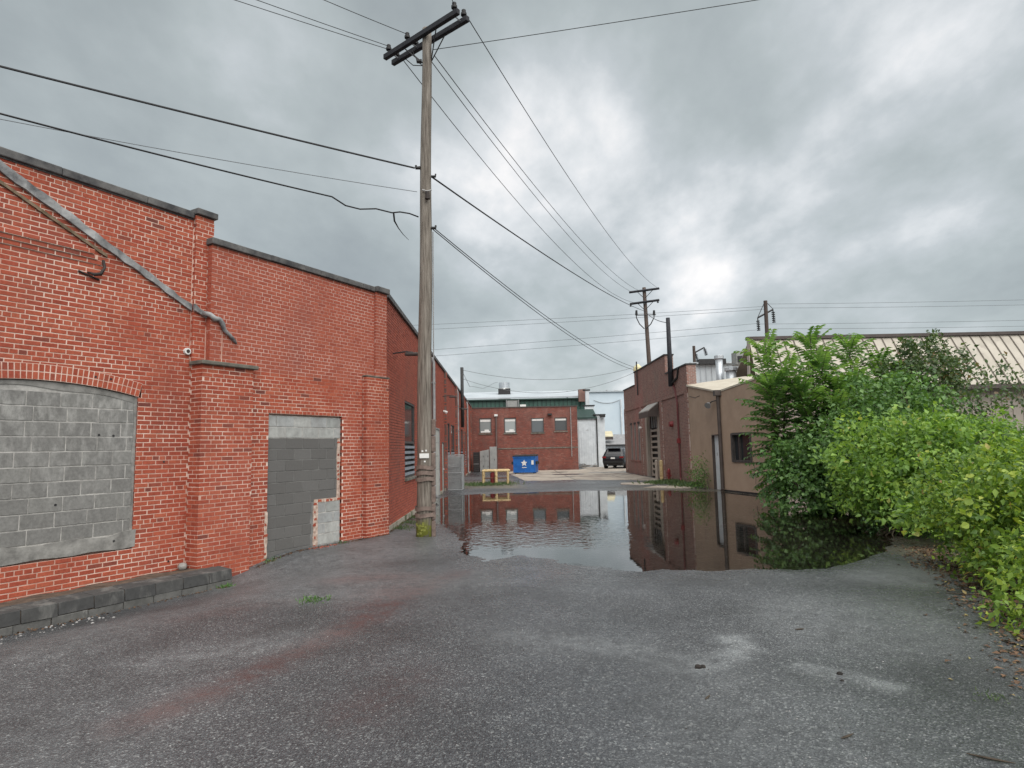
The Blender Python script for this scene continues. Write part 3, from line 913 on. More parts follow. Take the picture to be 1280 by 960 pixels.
b_, e_ = brickwork(FA, 1.76, 4.62, -0.1354, 3.30, 0.2, door_block)
brick_mesh(rest, FA, b_); bed_mesh(pb, FA, e_)
for s0, s1, o, z0, z1, left in ((0.83, 1.79, 0.31, -0.1731, 3.30, 0.0), (4.62, 5.33, 0.32, 0.0, 3.43, 0.2)):
    b_, e_ = brickwork(FA, s0, s1, z0, z1, o, depth=0.1)
    brick_mesh(rest, FA, b_); bed_mesh(pb, FA, e_)
    G, (b2_, e2_) = end_bricks(FA, s0, left, o, z0, z1, -1)
    brick_mesh(rest, G, b2_); bed_mesh(pb, G, e2_)
rest.build('brick_courses', 'brick', LB, kind='stuff')
pb.build('mortar_bed', 'mortar', LB)
for q_ in ((0.85, 1.77, 0.0, 0.215, -0.4, 3.30), (4.64, 5.30, 0.1, 0.225, -0.1, 3.42), (0.82, 1.10, -0.3, -0.02, 3.30, 5.82)):
    MB().fbox(FA, *q_).build('pier_core', 'mortar', LB)

up_b, up_m = MB(), MB()
for s0, s1, o, z0, z1 in ((1.02, 4.98, 0.2, 3.30, 5.36), (4.98, 5.33, 0.255, 3.43, 5.37)):
    b_, e_ = brickwork(FA, s0, s1, z0, z1, o, depth=0.1, proud=0.003)
    brick_mesh(up_b, FA, b_); bed_mesh(up_m, FA, e_)
for s, a, c, z0, z1 in ((1.02, 0.08, 0.2, 3.36, 5.36), (4.98, 0.2, 0.255, 3.43, 5.37)):
    G, (b2_, e2_) = end_bricks(FA, s, a, c, z0, z1, -1)
    brick_mesh(up_b, G, b2_); bed_mesh(up_m, G, e2_)
up_b.build('brick_courses', 'brick_smooth', LB, kind='stuff', label='smoother washed red courses of the upper right bay')
up_m.build('mortar_bed', 'mortar_smooth', LB)

# arch of two rings of bricks on edge
amesh = bpy.data.meshes.new('arch_brick')
aw, ah = 0.068, 0.105
av = []
for y in (-0.06, 0.0):
    av += [(-aw / 2 + JT / 2, y, JT / 2), (aw / 2 - JT / 2, y, JT / 2), (aw / 2 - JT / 2, y, ah - JT / 3), (-aw / 2 + JT / 2, y, ah - JT / 3)]
amesh.from_pydata(av, [], [(0, 1, 2, 3), (7, 6, 5, 4), (0, 4, 5, 1), (1, 5, 6, 2), (2, 6, 7, 3), (3, 7, 4, 0)])
amesh.materials.append(MAT['brick'])
ab = MB()
for ringk in range(2):
    R = ARC_R + 0.008 + ringk * 0.108
    half = math.asin(1.3 / ARC_R)
    n = int(round(2 * half * R / aw))
    for k in range(n):
        t = -half + (k + 0.5) * 2 * half / n
        p = FA.P(ARC_C + R * math.sin(t), 0.006 + rng.normal(0, 0.001), arc_z0 + R * math.cos(t))
        o = bpy.data.objects.new('arch_brick', amesh)
        COL.objects.link(o)
        o.parent = LB
        o.location = Vector(p) - root_l
        o.rotation_euler = (0, -t + rng.normal(0, 0.01), FA.rot)
    m_ = 24
    pts_i = [FA.P(ARC_C + R * math.sin(-half + 2 * half * k / m_), 0.003, arc_z0 + R * math.cos(-half + 2 * half * k / m_)) for k in range(m_ + 1)]
    R2 = R + 0.108
    pts_o = [FA.P(ARC_C + R2 * math.sin(-half + 2 * half * k / m_), 0.003, arc_z0 + R2 * math.cos(-half + 2 * half * k / m_)) for k in range(m_ + 1)]
    for k in range(m_):
        ab.add([pts_i[k], pts_i[k + 1], pts_o[k + 1], pts_o[k]], [(0, 1, 2, 3)])
ab.build('mortar_bed', 'mortar', LB)


def block_obj(parent, F, s0, s1, z0, z1, o, mat, depth=0.05, j=0.005, name='concrete_block'):
    """One masonry block with a worn edge, its own object."""
    g = 0.0068
    s0, s1, z0, z1 = s0 + g, s1 - g, z0 + g, z1 - g
    o = o + rng.normal(0, 0.0018)
    c = j
    pts = []
    for oo, i in ((o - depth, 0), (o - c, 0), (o, c)):
        pts += [F.P(s0 + i, oo, z0 + i), F.P(s1 - i, oo, z0 + i), F.P(s1 - i, oo, z1 - i), F.P(s0 + i, oo, z1 - i)]
    fs = []
    for k in (0, 4):
        for q in range(4):
            fs.append((k + q, k + (q + 1) % 4, k + 4 + (q + 1) % 4, k + 4 + q))
    fs.append((8, 9, 10, 11))
    return MB().add(pts, fs).build(name, mat, parent)


# blocks that fill the arched window
WO = -0.035
fill = MB()
arcp = [FA.P(ARC_C + ARC_R * math.sin(t), WO - 0.0055, arc_z0 + ARC_R * math.cos(t)) for t in np.linspace(math.asin(1.3 / ARC_R), -math.asin(1.3 / ARC_R), 20)]
fill.prism([FA.P(ARC_C - 1.3, WO - 0.0055, 0.5), FA.P(ARC_C + 1.3, WO - 0.0055, 0.5)] + arcp, -FA.N * 0.06)
fill.build('block_joints', 'block_bond', LB)
for k in range(10):
    z0 = 0.70 + k * 0.2032
    x = ARC_C + 1.3 - 0.02 - (0.20 if k % 2 else 0.11) - (0.1 if k in (3, 5) else 0)
    edges = [ARC_C + 1.3 - 0.02, x]
    while x > ARC_C - 1.3:
        x -= 0.4064
        edges.append(max(x, ARC_C - 1.3))
    for a, c in zip(edges[1:], edges[:-1]):
        if c - a < 0.05:
            continue
        top = z0 + 0.2032
        lim = arc_z0 + math.sqrt(ARC_R ** 2 - max(abs(a - ARC_C), abs(c - ARC_C)) ** 2) - 0.03
        if min(top, lim) - z0 > 0.08:
            block_obj(LB, FA, a, c, z0, min(top, lim), WO, 'block')
# smeared mortar: the sill band and the arch's underside
sm = MB()
lo = [FA.P(s, 0.004, 0.5 + 0.012 * math.sin(s * 9)) for s in np.linspace(ARC_C - 1.34, ARC_C + 1.33, 14)]
hi = [FA.P(s, 0.004, 0.70 + 0.018 * math.sin(s * 7 + 1) + (0.04 if s > -0.2 else 0)) for s in np.linspace(ARC_C + 1.34, ARC_C - 1.33, 14)]
sm.prism(lo + hi, -FA.N * 0.05)
sm.build('sill_mortar', 'render_patch', LB)
sm = MB()
th_ = np.linspace(math.asin(1.29 / ARC_R), -math.asin(1.29 / ARC_R), 26)
ou = [FA.P(ARC_C + ARC_R * math.sin(t), WO + 0.006, arc_z0 + ARC_R * math.cos(t) - 0.004) for t in th_]
inn = [FA.P(ARC_C + ARC_R * math.sin(t), WO + 0.006, arc_z0 + ARC_R * math.cos(t) - 0.085 - 0.03 * math.sin(23 * t) * math.cos(9 * t)) for t in th_[::-1]]
sm.prism(ou + inn, -FA.N * 0.03)
sm.build('arch_mortar', 'render_patch', LB)
sm = MB()
sm.prism([FA.P(-0.045, WO + 0.008, 0.7), FA.P(0.0, WO + 0.008, 0.7), FA.P(0.0, WO + 0.008, 2.70), FA.P(-0.06, WO + 0.008, 2.71), FA.P(-0.03, WO + 0.008, 2.3), FA.P(-0.055, WO + 0.008, 1.8), FA.P(-0.025, WO + 0.008, 1.2)], -FA.N * 0.02)
sm.build('jamb_mortar', 'render_patch', LB)

# blocks that fill the doorway
DO = 0.155
db = MB()
db.fbox(FA, DOOR[0], DOOR[1], 0.1, DO - 0.008, -0.05, DOOR[2])
db.build('block_joints', 'block_bond_dark', LB)
pale = MB()
pale.fbox(FA, DOOR[0] + 0.002, DOOR[1] - 0.002, DO - 0.0079, DO - 0.005, 2.112, DOOR[2] - 0.002)
pale.fbox(FA, 3.42, DOOR[1] - 0.002, DO - 0.0079, DO - 0.004, 0.0, 0.87)
pale.build('block_joints', 'block_bond', LB)
PS, PZ = 3.42, 0.86                               # the patched opening low at the right


def run(z0, z1, a, c, start, mat, w=0.4064):
    x = a - start
    while x < c - 0.02:
        p, q = max(x, a), min(x + w, c)
        if q - p > 0.05:
            block_obj(LB, FA, p, q, z0, z1, DO, mat, j=0.003 if mat == 'block_paint' else 0.006)
        x += w


for k in range(2):
    run(2.115 + k * 0.2032, min(2.115 + (k + 1) * 0.2032, DOOR[2] - 0.003), DOOR[0] + 0.003, DOOR[1] - 0.003, 0.2 if k else 0.0, 'block_pale')
for k in range(11):
    z1 = 2.112 - k * 0.2032
    z0 = max(z1 - 0.2032, -0.02)
    if z1 < 0.05:
        break
    run(z0, z1, DOOR[0] + 0.02, (3.93 if z0 > PZ - 0.05 else PS - 0.13), 0.2 if k % 2 else 0.0, 'block_paint')
for k in range(4):
    run(0.05 + k * 0.2032, 0.05 + (k + 1) * 0.2032, PS + 0.02, DOOR[1] - 0.01, 0.2 if k % 2 else 0.0, 'block_pale')
def margin(s0, s1, o0, o1, z0, z1):
    """a ragged smear of mortar beside the blocks"""
    k_, pts_l, pts_r = 9, [], []
    for i in range(k_ + 1):
        z = z0 + (z1 - z0) * i / k_
        pts_l.append(FA.P(s0 + rng.uniform(0, 0.025), o1, z))
        pts_r.append(FA.P(s1 - rng.uniform(0, 0.02), o1, z))
    MB().prism(pts_l + pts_r[::-1], -FA.N * (o1 - o0)).build('patch_mortar', 'patch_mortar', LB)


margin(PS - 0.10, PS + 0.03, 0.1, DO + 0.004, 0.0, 0.93)
MB().fbox(FA, PS + 0.03, DOOR[1] - 0.001, 0.1, DO + 0.0035, 0.865, 0.93).build('patch_mortar', 'patch_mortar', LB)
margin(3.925, DOOR[1] - 0.001, 0.1, DO + 0.003, 0.93, 2.11)
margin(DOOR[0] - 0.06, DOOR[0] + 0.02, 0.19, 0.2035, 0.0, 0.8)


def broken(s0, s1, o, z0, z1):
    j = rng.uniform(-0.008, 0.008, 8)
    MB().hexa([FA.P(s1 + j[0], o - 0.03, z0 + j[1]), FA.P(s0 + j[2], o - 0.03, z0 + j[3]), FA.P(s0 + j[2], o, z0 + j[3]), FA.P(s1 + j[0], o, z0 + j[1]),
               FA.P(s1 + j[4], o - 0.03, z1 + j[5]), FA.P(s0 + j[6], o - 0.03, z1 + j[7]), FA.P(s0 + j[6], o, z1 + j[7]), FA.P(s1 + j[4], o, z1 + j[5])]).build('broken_brick', 'brick', LB)


for k in range(7):
    z = 0.03 + k * BH * 1.9 + rng.uniform(-0.02, 0.02)
    if k != 2:
        broken(PS - 0.09 + rng.uniform(0, 0.03), PS - 0.05 + rng.uniform(0, 0.05), DO + 0.008, z, z + rng.uniform(0.04, 0.055))
for k in (0, 2, 3, 5):
    broken(PS + 0.03 + k * 0.1, PS + 0.09 + k * 0.1 + rng.uniform(0, 0.02), DO + 0.008, 0.872, 0.918)
for k in range(14):
    if rng.random() < 0.6:
        z = 0.95 + k * BH * 1.2 + rng.uniform(-0.015, 0.015)
        broken(3.945, 3.975 + rng.uniform(0, 0.04), DO + 0.007, z, z + rng.uniform(0.03, 0.05))
for k in range(3):
    z = 0.10 + k * 0.23 + rng.uniform(-0.05, 0.05)
    broken(DOOR[0] - 0.06 + rng.uniform(0, 0.02), DOOR[0] - 0.01 + rng.uniform(0, 0.03), 0.208, z, z + rng.uniform(0.035, 0.055))

# copings, caps
def coping(F, s0, s1, o0, o1, z0, z1, name='coping', mat='coping', seg=1.2):
    x = s0
    while x < s1 - 1e-3:
        q = min(x + seg, s1)
        if s1 - q < 0.3:
            q = s1
        d = rng.normal(0, 0.003)
        MB().fbox(F, x + 0.002, q - 0.002, o0, o1 + rng.normal(0, 0.004), z0 + d, z1 + d).build(name, mat, LB, bevel=0.012)
        x = q


coping(FA, -6.0, 0.78, -0.45, 0.05, 5.77, 5.885)
coping(FA, 0.78, 1.16, -0.45, 0.14, 5.835, 5.94)
coping(FA, 0.98, 4.95, -0.2, 0.26, 5.365, 5.475)
coping(FA, 4.955, 5.37, -0.2, 0.32, 5.375, 5.495)
coping(FA, 0.78, 1.86, 0.02, 0.37, 3.30, 3.365, 'pier_cap', 'cap', seg=2)
coping(FA, 4.60, 5.35, 0.2, 0.335, 3.43, 3.46, 'pier_cap', 'cap', seg=2)
lip = MB()
lip.fbox(FA, -6.0, 0.78, -0.09, 0.012, 5.745, 5.769)
lip.build('coping_bed', 'coping', LB)

# old flashing line of a vanished lean-to roof
fl = []
NPT = 34
for k in range(NPT):
    t = k / (NPT - 1)
    s = -2.6 + (1.0 + 2.6) * t
    z = 5.98 + (4.14 - 5.98) * t + 0.006 * math.sin(k * 0.6)
    fl.append((s, z))
fb = MB()
for k in range(NPT - 1):
    (sa, za), (sb, zb) = fl[k], fl[k + 1]
    def wv(i): return 0.15 + 0.012 * math.sin(i * 1.9) + 0.008 * math.sin(i * 4.3) - 0.0018 * i
    o0, oa, ob = 0.005, 0.045 + 0.012 * math.sin(k * 2.3), 0.045 + 0.012 * math.sin((k + 1) * 2.3)
    if sa > 0.72:
        o0, oa, ob = 0.085, oa + 0.085, ob + 0.085
    wa, wb = wv(k) / 2, wv(k + 1) / 2
    fb.hexa([FA.P(sb, o0, zb - wb), FA.P(sa, o0, za - wa), FA.P(sa, oa, za - wa), FA.P(sb, ob, zb - wb), FA.P(sb, o0, zb + wb), FA.P(sa, o0, za + wa), FA.P(sa, oa + 0.004, za + wa), FA.P(sb, ob + 0.004, zb + wb)])
fb.build('old_flashing', 'flash', LB)
MB().tube([FA.P(0.93, 0.13, 4.18), FA.P(1.0, 0.22, 4.15), FA.P(1.06, 0.25, 4.09), FA.P(1.15, 0.24, 4.10), FA.P(1.22, 0.23, 4.03), FA.P(1.24, 0.25, 3.93), FA.P(1.35, 0.24, 3.86), FA.P(1.46, 0.22, 3.78), FA.P(1.51, 0.22, 3.73)], [0.04, 0.045, 0.05, 0.04, 0.045, 0.035, 0.03, 0.032, 0.012], 6).build('flashing_tail', 'flash', LB, smooth=True)
rag = MB()
for k in range(30):
    t = k / 29
    s, z = -2.6 + 1.95 * t + rng.normal(0, 0.015), 5.92 - 1.03 * t + rng.normal(0, 0.015)
    z = 5.55 + (4.86 - 5.55) * (s + 2.2) / 1.45
    rag.hexa([FA.P(s + 0.10, 0.0, z - 0.05), FA.P(s - 0.03, 0.0, z), FA.P(s - 0.03, 0.02 + rng.uniform(0, 0.02), z), FA.P(s + 0.10, 0.025, z - 0.05), FA.P(s + 0.10, 0.0, z + 0.0), FA.P(s - 0.03, 0.0, z + 0.05), FA.P(s - 0.03, 0.012, z + 0.055), FA.P(s + 0.10, 0.012, z)])
rag.build('ragged_mortar', M('mossy mortar', (0.10, 0.075, 0.045), (0.22, 0.16, 0.11), scale=9, rough=0.95, bump=0.5), LB)
MB().tube([FA.P(-0.80, 0.01, 4.48), FA.P(-0.74, 0.07, 4.45), FA.P(-0.66, 0.09, 4.47), FA.P(-0.60, 0.07, 4.58), FA.P(-0.60, 0.02, 4.70)], [0.012, 0.026, 0.028, 0.02, 0.02], 6).build('iron_hook', 'iron', LB, smooth=True)
MB().tube([FA.P(-0.92, 0.012, 4.47), FA.P(-0.80, 0.014, 4.44), FA.P(-0.64, 0.012, 4.40)], 0.014, 5).build('iron_strap', 'iron', LB)
MB().tube([FA.P(0.74, 0.0, 3.52), FA.P(0.74, 0.05, 3.52)], 0.055, 10).build('conduit_box', 'white', LB)
MB().tube([FA.P(0.74, 0.045, 3.52), FA.P(0.74, 0.058, 3.52)], 0.03, 8).build('conduit_hole', 'iron', LB)
for s, o, z0, z1, w in ((0.795, 0.003, 3.4, 5.6, 0.006), (1.015, 0.09, 3.38, 3.95, 0.008), (1.24, 0.2, 3.37, 3.9, 0.007)):
    MB().fbox(FA, s - w, s + w, o - 0.02, o + 0.003, z0, z1).build('mortar_line', 'mortar', LB)
for s, z, o in ((-0.52, 2.15, WO), (-0.32, 2.14, WO), (-1.03, 1.2, WO), (-0.27, 0.62, 0.004), (0.43, 1.74, 0.0), (-0.62, 2.98, 0.003), (-0.41, 2.965, 0.003), (0.56, 0.2, 0.0)):
    MB().tube([FA.P(s, o + 0.001, z), FA.P(s, o + 0.0045, z)], 0.017, 7).build('anchor_hole', 'black', LB)

# ---------------- side wall along the yard
ZS = 5.42
SEND = 37.2
SIDE_OPEN = [(2.85, 4.78, 1.10, 3.20), (9.35, 12.0, 0.0, 2.72), (13.0, 13.9, 0.0, 2.18), (14.9, 17.1, 0.7, 3.15), (17.8, 20.0, 0.7, 3.15), (22.3, 24.1, 0.7, 3.15), (25.0, 27.2, 0.7, 3.15), (28.5, 30.6, 0.7, 3.15), (31.9, 34.0, 0.7, 3.15)]


def side_block(z):
    return [(a, c) for a, c, p, q in SIDE_OPEN if p < z < q]


bs_, es_ = brickwork(FS, 0.02, SEND, 0.14, ZS - 0.06, 0.0, side_block, proud=0.011)
sb = MB(); brick_mesh(sb, FS, bs_)
sb.build('side_brick_courses', 'brick_side', LB, kind='stuff')
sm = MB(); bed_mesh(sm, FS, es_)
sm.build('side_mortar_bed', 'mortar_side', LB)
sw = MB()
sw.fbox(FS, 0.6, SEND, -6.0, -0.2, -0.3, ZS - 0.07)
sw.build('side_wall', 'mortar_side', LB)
ft = MB()
for a, c in free_spans(0.05, SEND, [(9.3, 12.05), (12.95, 13.95)]):
    ft.fbox(FS, a, c, -0.1, 0.03, -0.2, 0.14)
ft.build('footing', 'footing', LB)
MB().prism([FA.P(-6, -0.4, 5.1), FA.P(5.2, -0.2, 5.1), FS.P(SEND - 0.1, -0.3, 5.1), FS.P(SEND - 0.1, -14, 5.1), FA.P(-6, -10, 5.1)], (0, 0, 0.1)).build('roof', 'roof', LB)
x = 0.16
while x < SEND:
    q = min(x + 2.4, SEND)
    MB().fbox(FS, x, q - 0.004, -0.35, 0.06, ZS - 0.058 + rng.normal(0, 0.003), ZS + 0.05).build('coping', 'coping', LB)
    x = q
# window with louvres
for k, (a, c, p, q) in enumerate(SIDE_OPEN):
    if k in (1, 2):
        continue
    fr = MB()
    w = 0.06
    fr.fbox(FS, a, a + w, -0.10, -0.015, p, q); fr.fbox(FS, c - w, c, -0.10, -0.015, p, q)
    fr.fbox(FS, a + w, c - w, -0.10, -0.015, q - w, q); fr.fbox(FS, a + w, c - w, -0.10, -0.015, p, p + w)
    mid = p + (q - p) * 0.46
    fr.fbox(FS, a + w, c - w, -0.09, -0.025, mid - 0.03, mid + 0.03)
    fo = fr.build('window', 'frame_dark', LB)
    g = MB()
    g.fbox(FS, a + w, c - w, -0.07, -0.055, mid + 0.03, q - w)
    g.build('pane', 'glass', fo)
    MB().fbox(FS, a + w, c - w, -0.12, -0.10, p + w, mid - 0.03).build('backing', 'black', fo)
    nsl = 6
    hh = (mid - 0.03 - p - w) / nsl
    for j in range(nsl):
        z0 = p + w + j * hh
        MB().hexa([FS.P(c - w, -0.085, z0 + hh * 0.5), FS.P(a + w, -0.085, z0 + hh * 0.5), FS.P(a + w, 0.0, z0 + 0.01), FS.P(c - w, 0.0, z0 + 0.01),
                   FS.P(c - w, -0.085, z0 + hh * 0.58), FS.P(a + w, -0.085, z0 + hh * 0.58), FS.P(a + w, 0.0, z0 + hh * 0.55), FS.P(c - w, 0.0, z0 + hh * 0.55)]).build('slat', 'louver', fo)
    MB().fbox(FS, a - 0.05, c + 0.05, -0.1, 0.05, p - 0.07, p - 0.002).build('sill', 'cap', fo)
# doors
a, c, p, q = SIDE_OPEN[1]
d_ = None
for j in range(5):
    q_ = MB().fbox(FS, a + 0.06, c - 0.06, -0.06, -0.02, 0.02 + j * 0.53, 0.02 + (j + 1) * 0.53 - 0.012).build('overhead_door' if d_ is None else 'door_panel', 'door_pale', LB if d_ is None else d_)
    d_ = d_ or q_
fr = MB(); fr.fbox(FS, a, a + 0.06, -0.08, 0.015, 0, q); fr.fbox(FS, c - 0.06, c, -0.08, 0.015, 0, q); fr.fbox(FS, a + 0.06, c - 0.06, -0.08, 0.015, q - 0.06, q)
fr.build('frame', 'pipe', d_)
a, c, p, q = SIDE_OPEN[2]
d_ = MB().fbox(FS, a + 0.05, c - 0.05, -0.05, -0.02, 0.02, q - 0.05).build('door', 'door_pale', LB)
fr = MB(); fr.fbox(FS, a, a + 0.05, -0.08, 0.01, 0, q); fr.fbox(FS, c - 0.05, c, -0.08, 0.01, 0, q); fr.fbox(FS, a + 0.05, c - 0.05, -0.08, 0.01, q - 0.05, q)
fr.build('frame', 'brown_trim', d_)
MB().tube([FS.P(c - 0.15, -0.02, 1.0), FS.P(c - 0.15, 0.03, 1.0)], 0.03, 8).build('handle', 'galv', d_)
for s, r in ((9.15, 0.065), (21.6, 0.06), (31.2, 0.06)):
    m_ = MB()
    m_.tube([FS.P(s, 0.02, ZS - 0.15), FS.P(s, 0.09, ZS - 0.35), FS.P(s, 0.09, 0.25), FS.P(s, 0.2, 0.12)], r, 8)
    dp = m_.build('downpipe', 'pipe', LB, smooth=True)
    for z in (1.2, 2.9, 4.3):
        MB().fbox(FS, s - r - 0.02, s + r + 0.02, 0.0, 0.165, z, z + 0.05).build('pipe_clamp', 'pipe', dp)
for s in (1.0, 13.5, 22.0):
    m_ = MB()
    m_.tube([FS.P(s, 0, 4.18), FS.P(s, 0.32, 4.22), FS.P(s, 0.5, 4.2)], 0.018, 6)
    lm = m_.build('wall_lamp', 'black', LB)
    MB().fbox(FS, s - 0.09, s + 0.09, 0.30, 0.62, 4.12, 4.19).build('lamp_head', 'brown_trim', lm, bevel=0.02)
for s in (14.3, 20.8, 27.6, SEND - 0.35):
    m_ = MB()
    b_, e_ = brickwork(FS, s, s + 0.42, 0.14, ZS - 0.06, 0.10, headers=0, depth=0.12)
    brick_mesh(m_, FS, b_)
    m_.build('pilaster_brick', 'brick_side', LB, kind='stuff')
    MB().fbox(FS, s, s + 0.42, -0.02, 0.096, 0.0, ZS - 0.06).build('wall_pilaster', 'mortar_side', LB)
MB().tube([FS.P(13.9, 0, 3.55), FS.P(13.9, 0.05, 3.55), FS.P(13.9, 0.16, 3.48)], [0.05, 0.05, 0.07], 8).build('round_lamp', 'white', LB)

# ---------------- block ledge at the foot of the wall
LE = thing('block_ledge', FA.P(-0.5, 0.5, -0.2), 'low tar stained concrete block ledge along foot of brick wall', 'ledge')
LO = 0.75
mm_ = MB(); mm_.fbox(FA, -6.0, 1.13, -0.05, LO - 0.02, -0.55, 0.03)
mm_.build('core', 'dirt', LE)
x = 1.15
edges = [x]
while x > -6:
    x -= 0.42 + rng.uniform(-0.02, 0.02)
    edges.append(x)
for c, a in zip(edges[:-1], edges[1:]):
    o = LO + rng.normal(0, 0.006)
    MB().fbox(FA, a + 0.004, c - 0.004, LO - 0.2, o, -0.55, -0.115 + rng.normal(0, 0.003)).build('concrete_block', 'ledge', LE, bevel=0.005)
x = 1.15
while x > -6:
    w = rng.uniform(0.38, 0.44)
    o = LO + 0.004 + rng.normal(0, 0.003)
    z = 0.045 + rng.normal(0, 0.002)
    bb = MB().hexa([FA.P(x - 0.004, LO - 0.3, -0.107), FA.P(x - w + 0.004, LO - 0.3, -0.107), FA.P(x - w + 0.004, o, -0.11 + rng.normal(0, 0.003)), FA.P(x - 0.004, o, -0.11 + rng.normal(0, 0.003)),
                    FA.P(x - 0.004, LO - 0.34, z + 0.02), FA.P(x - w + 0.004, LO - 0.34, z + 0.02), FA.P(x - w + 0.004, o - 0.02, z + rng.normal(0, 0.003)), FA.P(x - 0.004, o - 0.02, z + rng.normal(0, 0.003))])
    bb.build('cap_stone', 'ledge_top', LE, bevel=0.005)
    x -= w
dm = MB()
for k in range(60):
    s = -6 + 7.1 * k / 60
    dm.hexa([FA.P(s + 0.12, 0.0, 0.02), FA.P(s, 0.0, 0.02), FA.P(s, LO - 0.3, 0.01), FA.P(s + 0.12, LO - 0.3, 0.01), FA.P(s + 0.12, 0.0, 0.05 + 0.012 * math.sin(k)), FA.P(s, 0.0, 0.05 + 0.012 * math.sin(k - 1)), FA.P(s, LO - 0.31, 0.055 + 0.01 * math.sin(k * 1.7 - 1.7)), FA.P(s + 0.12, LO - 0.31, 0.055 + 0.01 * math.sin(k * 1.7))])
dm.build('dirt_fill', 'dirt', LE)
# broken masonry bit in the corner beside the pier
tag(MB().box(FA.P(0.74, 0.09, 0.10), (0.13, 0.11, 0.11), 0.4).build('rubble_block', 'render_patch', bevel=0.045), 'pale broken masonry lump on ledge beside brick pier', 'rubble')

# ---------------- the red office building at the end of the yard
YO = 51.6
OF = thing('office_building', (0.9, YO, 0), 'flat roofed red brick office with four square upper windows at the end of the yard', 'building')
FO = Fr(at(585, 586, YO).x - 0.12, YO, 90)            # s runs to +X, normal towards the camera (-Y)
OW = at(723.5, 586, YO).x - FO.o[0]
OT = at(655, 508.6, YO).z
wins = []
for (u0_, u1_, v0, v1) in ((599, 614.5, 523.2, 541.6), (630, 645.5, 522.8, 541.2), (663.8, 680, 522.4, 540.6), (693, 709, 522, 538.6)):
    p, q = at(u0_, v0, YO), at(u1_, v1, YO)
    wins.append((p.x - FO.o[0], q.x - FO.o[0], q.z, p.z))
ob, om = MB(), MB()
b_, e_ = brickwork(FO, 0, OW, 0.0, OT - 0.06, 0.0, lambda z: [(a, c) for a, c, p, q in wins if p < z < q], proud=0.003)
brick_mesh(ob, FO, b_); bed_mesh(om, FO, e_)
ob.build('brick_courses', 'brick_office', OF, kind='stuff')
om.build('mortar_bed', 'mortar_side', OF)
m_ = MB(); m_.fbox(FO, 0, OW, -9.0, -0.12, -0.2, OT - 0.1); m_.build('wall', 'mortar_side', OF)
MB().fbox(FO, -0.05, OW + 0.05, -0.4, 0.05, OT - 0.058, OT + 0.03).build('coping', 'brown_trim', OF)
zb = at(655, 560.3, YO).z
MB().fbox(FO, 2.6, OW + 0.01, -0.02, 0.035, zb - 0.045, zb + 0.045).build('stone_band', 'cap', OF)
for k, (a, c, p, q) in enumerate(wins):
    fr = MB()
    w = 0.07
    fr.fbox(FO, a, a + w, -0.1, -0.02, p, q); fr.fbox(FO, c - w, c, -0.1, -0.02, p, q)
    fr.fbox(FO, a + w, c - w, -0.1, -0.02, q - w, q); fr.fbox(FO, a + w, c - w, -0.1, -0.02, p, p + w)
    fo = fr.build('window', 'frame_dark', OF)
    MB().fbox(FO, a + w, c - w, -0.09, -0.07, p + w, q - w).build('pane', M('office glass sky tone', ((0.25, 0.275, 0.275), (0.34, 0.37, 0.37), (0.13, 0.145, 0.155), (0.085, 0.09, 0.095))[k], None, rough=0.08, spec=0.7), fo)  # pale tones put the reflected sky and the blinds into the glass colour
    MB().fbox(FO, a + w, c - w, -0.068, -0.055, q - w - (0.2 if k < 2 else 0.17), q - w).build('blind', 'white', fo)
    if k < 2:
        MB().fbox(FO, a + w + 0.05, c - w - 0.04, -0.068, -0.05, p + w, p + w + 0.12).build('papers', 'white', fo)
        MB().fbox(FO, a + w + 0.35, c - w - 0.15, -0.067, -0.051, p + w + 0.12, p + w + 0.24).build('papers', 'white', fo)
    MB().fbox(FO, a - 0.06, c + 0.06, -0.05, 0.06, p - 0.09, p - 0.002).build('sill', 'cap', fo)
px = at(620, 520, YO)
dp = MB().tube([FO.P(px.x - FO.o[0], 0.09, px.z), FO.P(px.x - FO.o[0], 0.09, 0.1)], 0.075, 8).build('downpipe', 'pipe_brown', OF)
MB().box((px.x, YO - 0.12, px.z + 0.05), (0.28, 0.25, 0.16)).build('rain_head', 'white', dp)
px = at(713, 510, YO)
MB().tube([FO.P(px.x - FO.o[0], 0.05, OT - 0.1), FO.P(px.x - FO.o[0], 0.05, 1.1)], 0.035, 6).build('conduit', 'stone', OF)
px = at(687, 518, YO)
MB().box((px.x, YO - 0.15, px.z), (0.35, 0.3, 0.14)).build('wall_lamp', 'black', OF)
px = at(654, 507.8, YO)
MB().box((px.x, YO + 1.2, OT + 0.16), (0.5, 0.4, 0.22)).build('roof_hatch', 'white', OF)

# ---------------- green metal warehouse behind it
YG = 62.0
GW = thing('green_warehouse', (1, YG, 0), 'green ribbed metal warehouse with pale roof behind the brick office', 'building')
xl, xr = at(570, 500, YG).x, at(733, 500, YG).x
zt, zr = at(655, 499.8, YG).z, at(655, 493.5, YG + 2).z
MB().box(((xl + xr) / 2, YG + 5, zt / 2), (xr - xl, 10, zt)).build('wall', 'green', GW)
x = xl + 0.1
while x < xr:
    MB().box((x, YG - 0.03, zt / 2), (0.07, 0.055, zt - 0.02)).build('rib', 'green_dark', GW)
    x += 0.42
MB().prism([(xl - 0.2, YG - 0.25, zt + 0.14), (xr + 0.1, YG - 0.25, zt + 0.14), (xr + 0.1, YG + 5, zr + 0.5), (xl - 0.2, YG + 5, zr + 0.5)], (0, 0, 0.12)).build('roof', 'roof_pale', GW)
MB().box(((xl + xr) / 2, YG - 0.2, zt + 0.03), (xr - xl + 0.2, 0.2, 0.12)).build('gutter', 'green_dark', GW)
p, q = at(634, 502, YG - 0.3), at(647, 512, YG - 0.3)
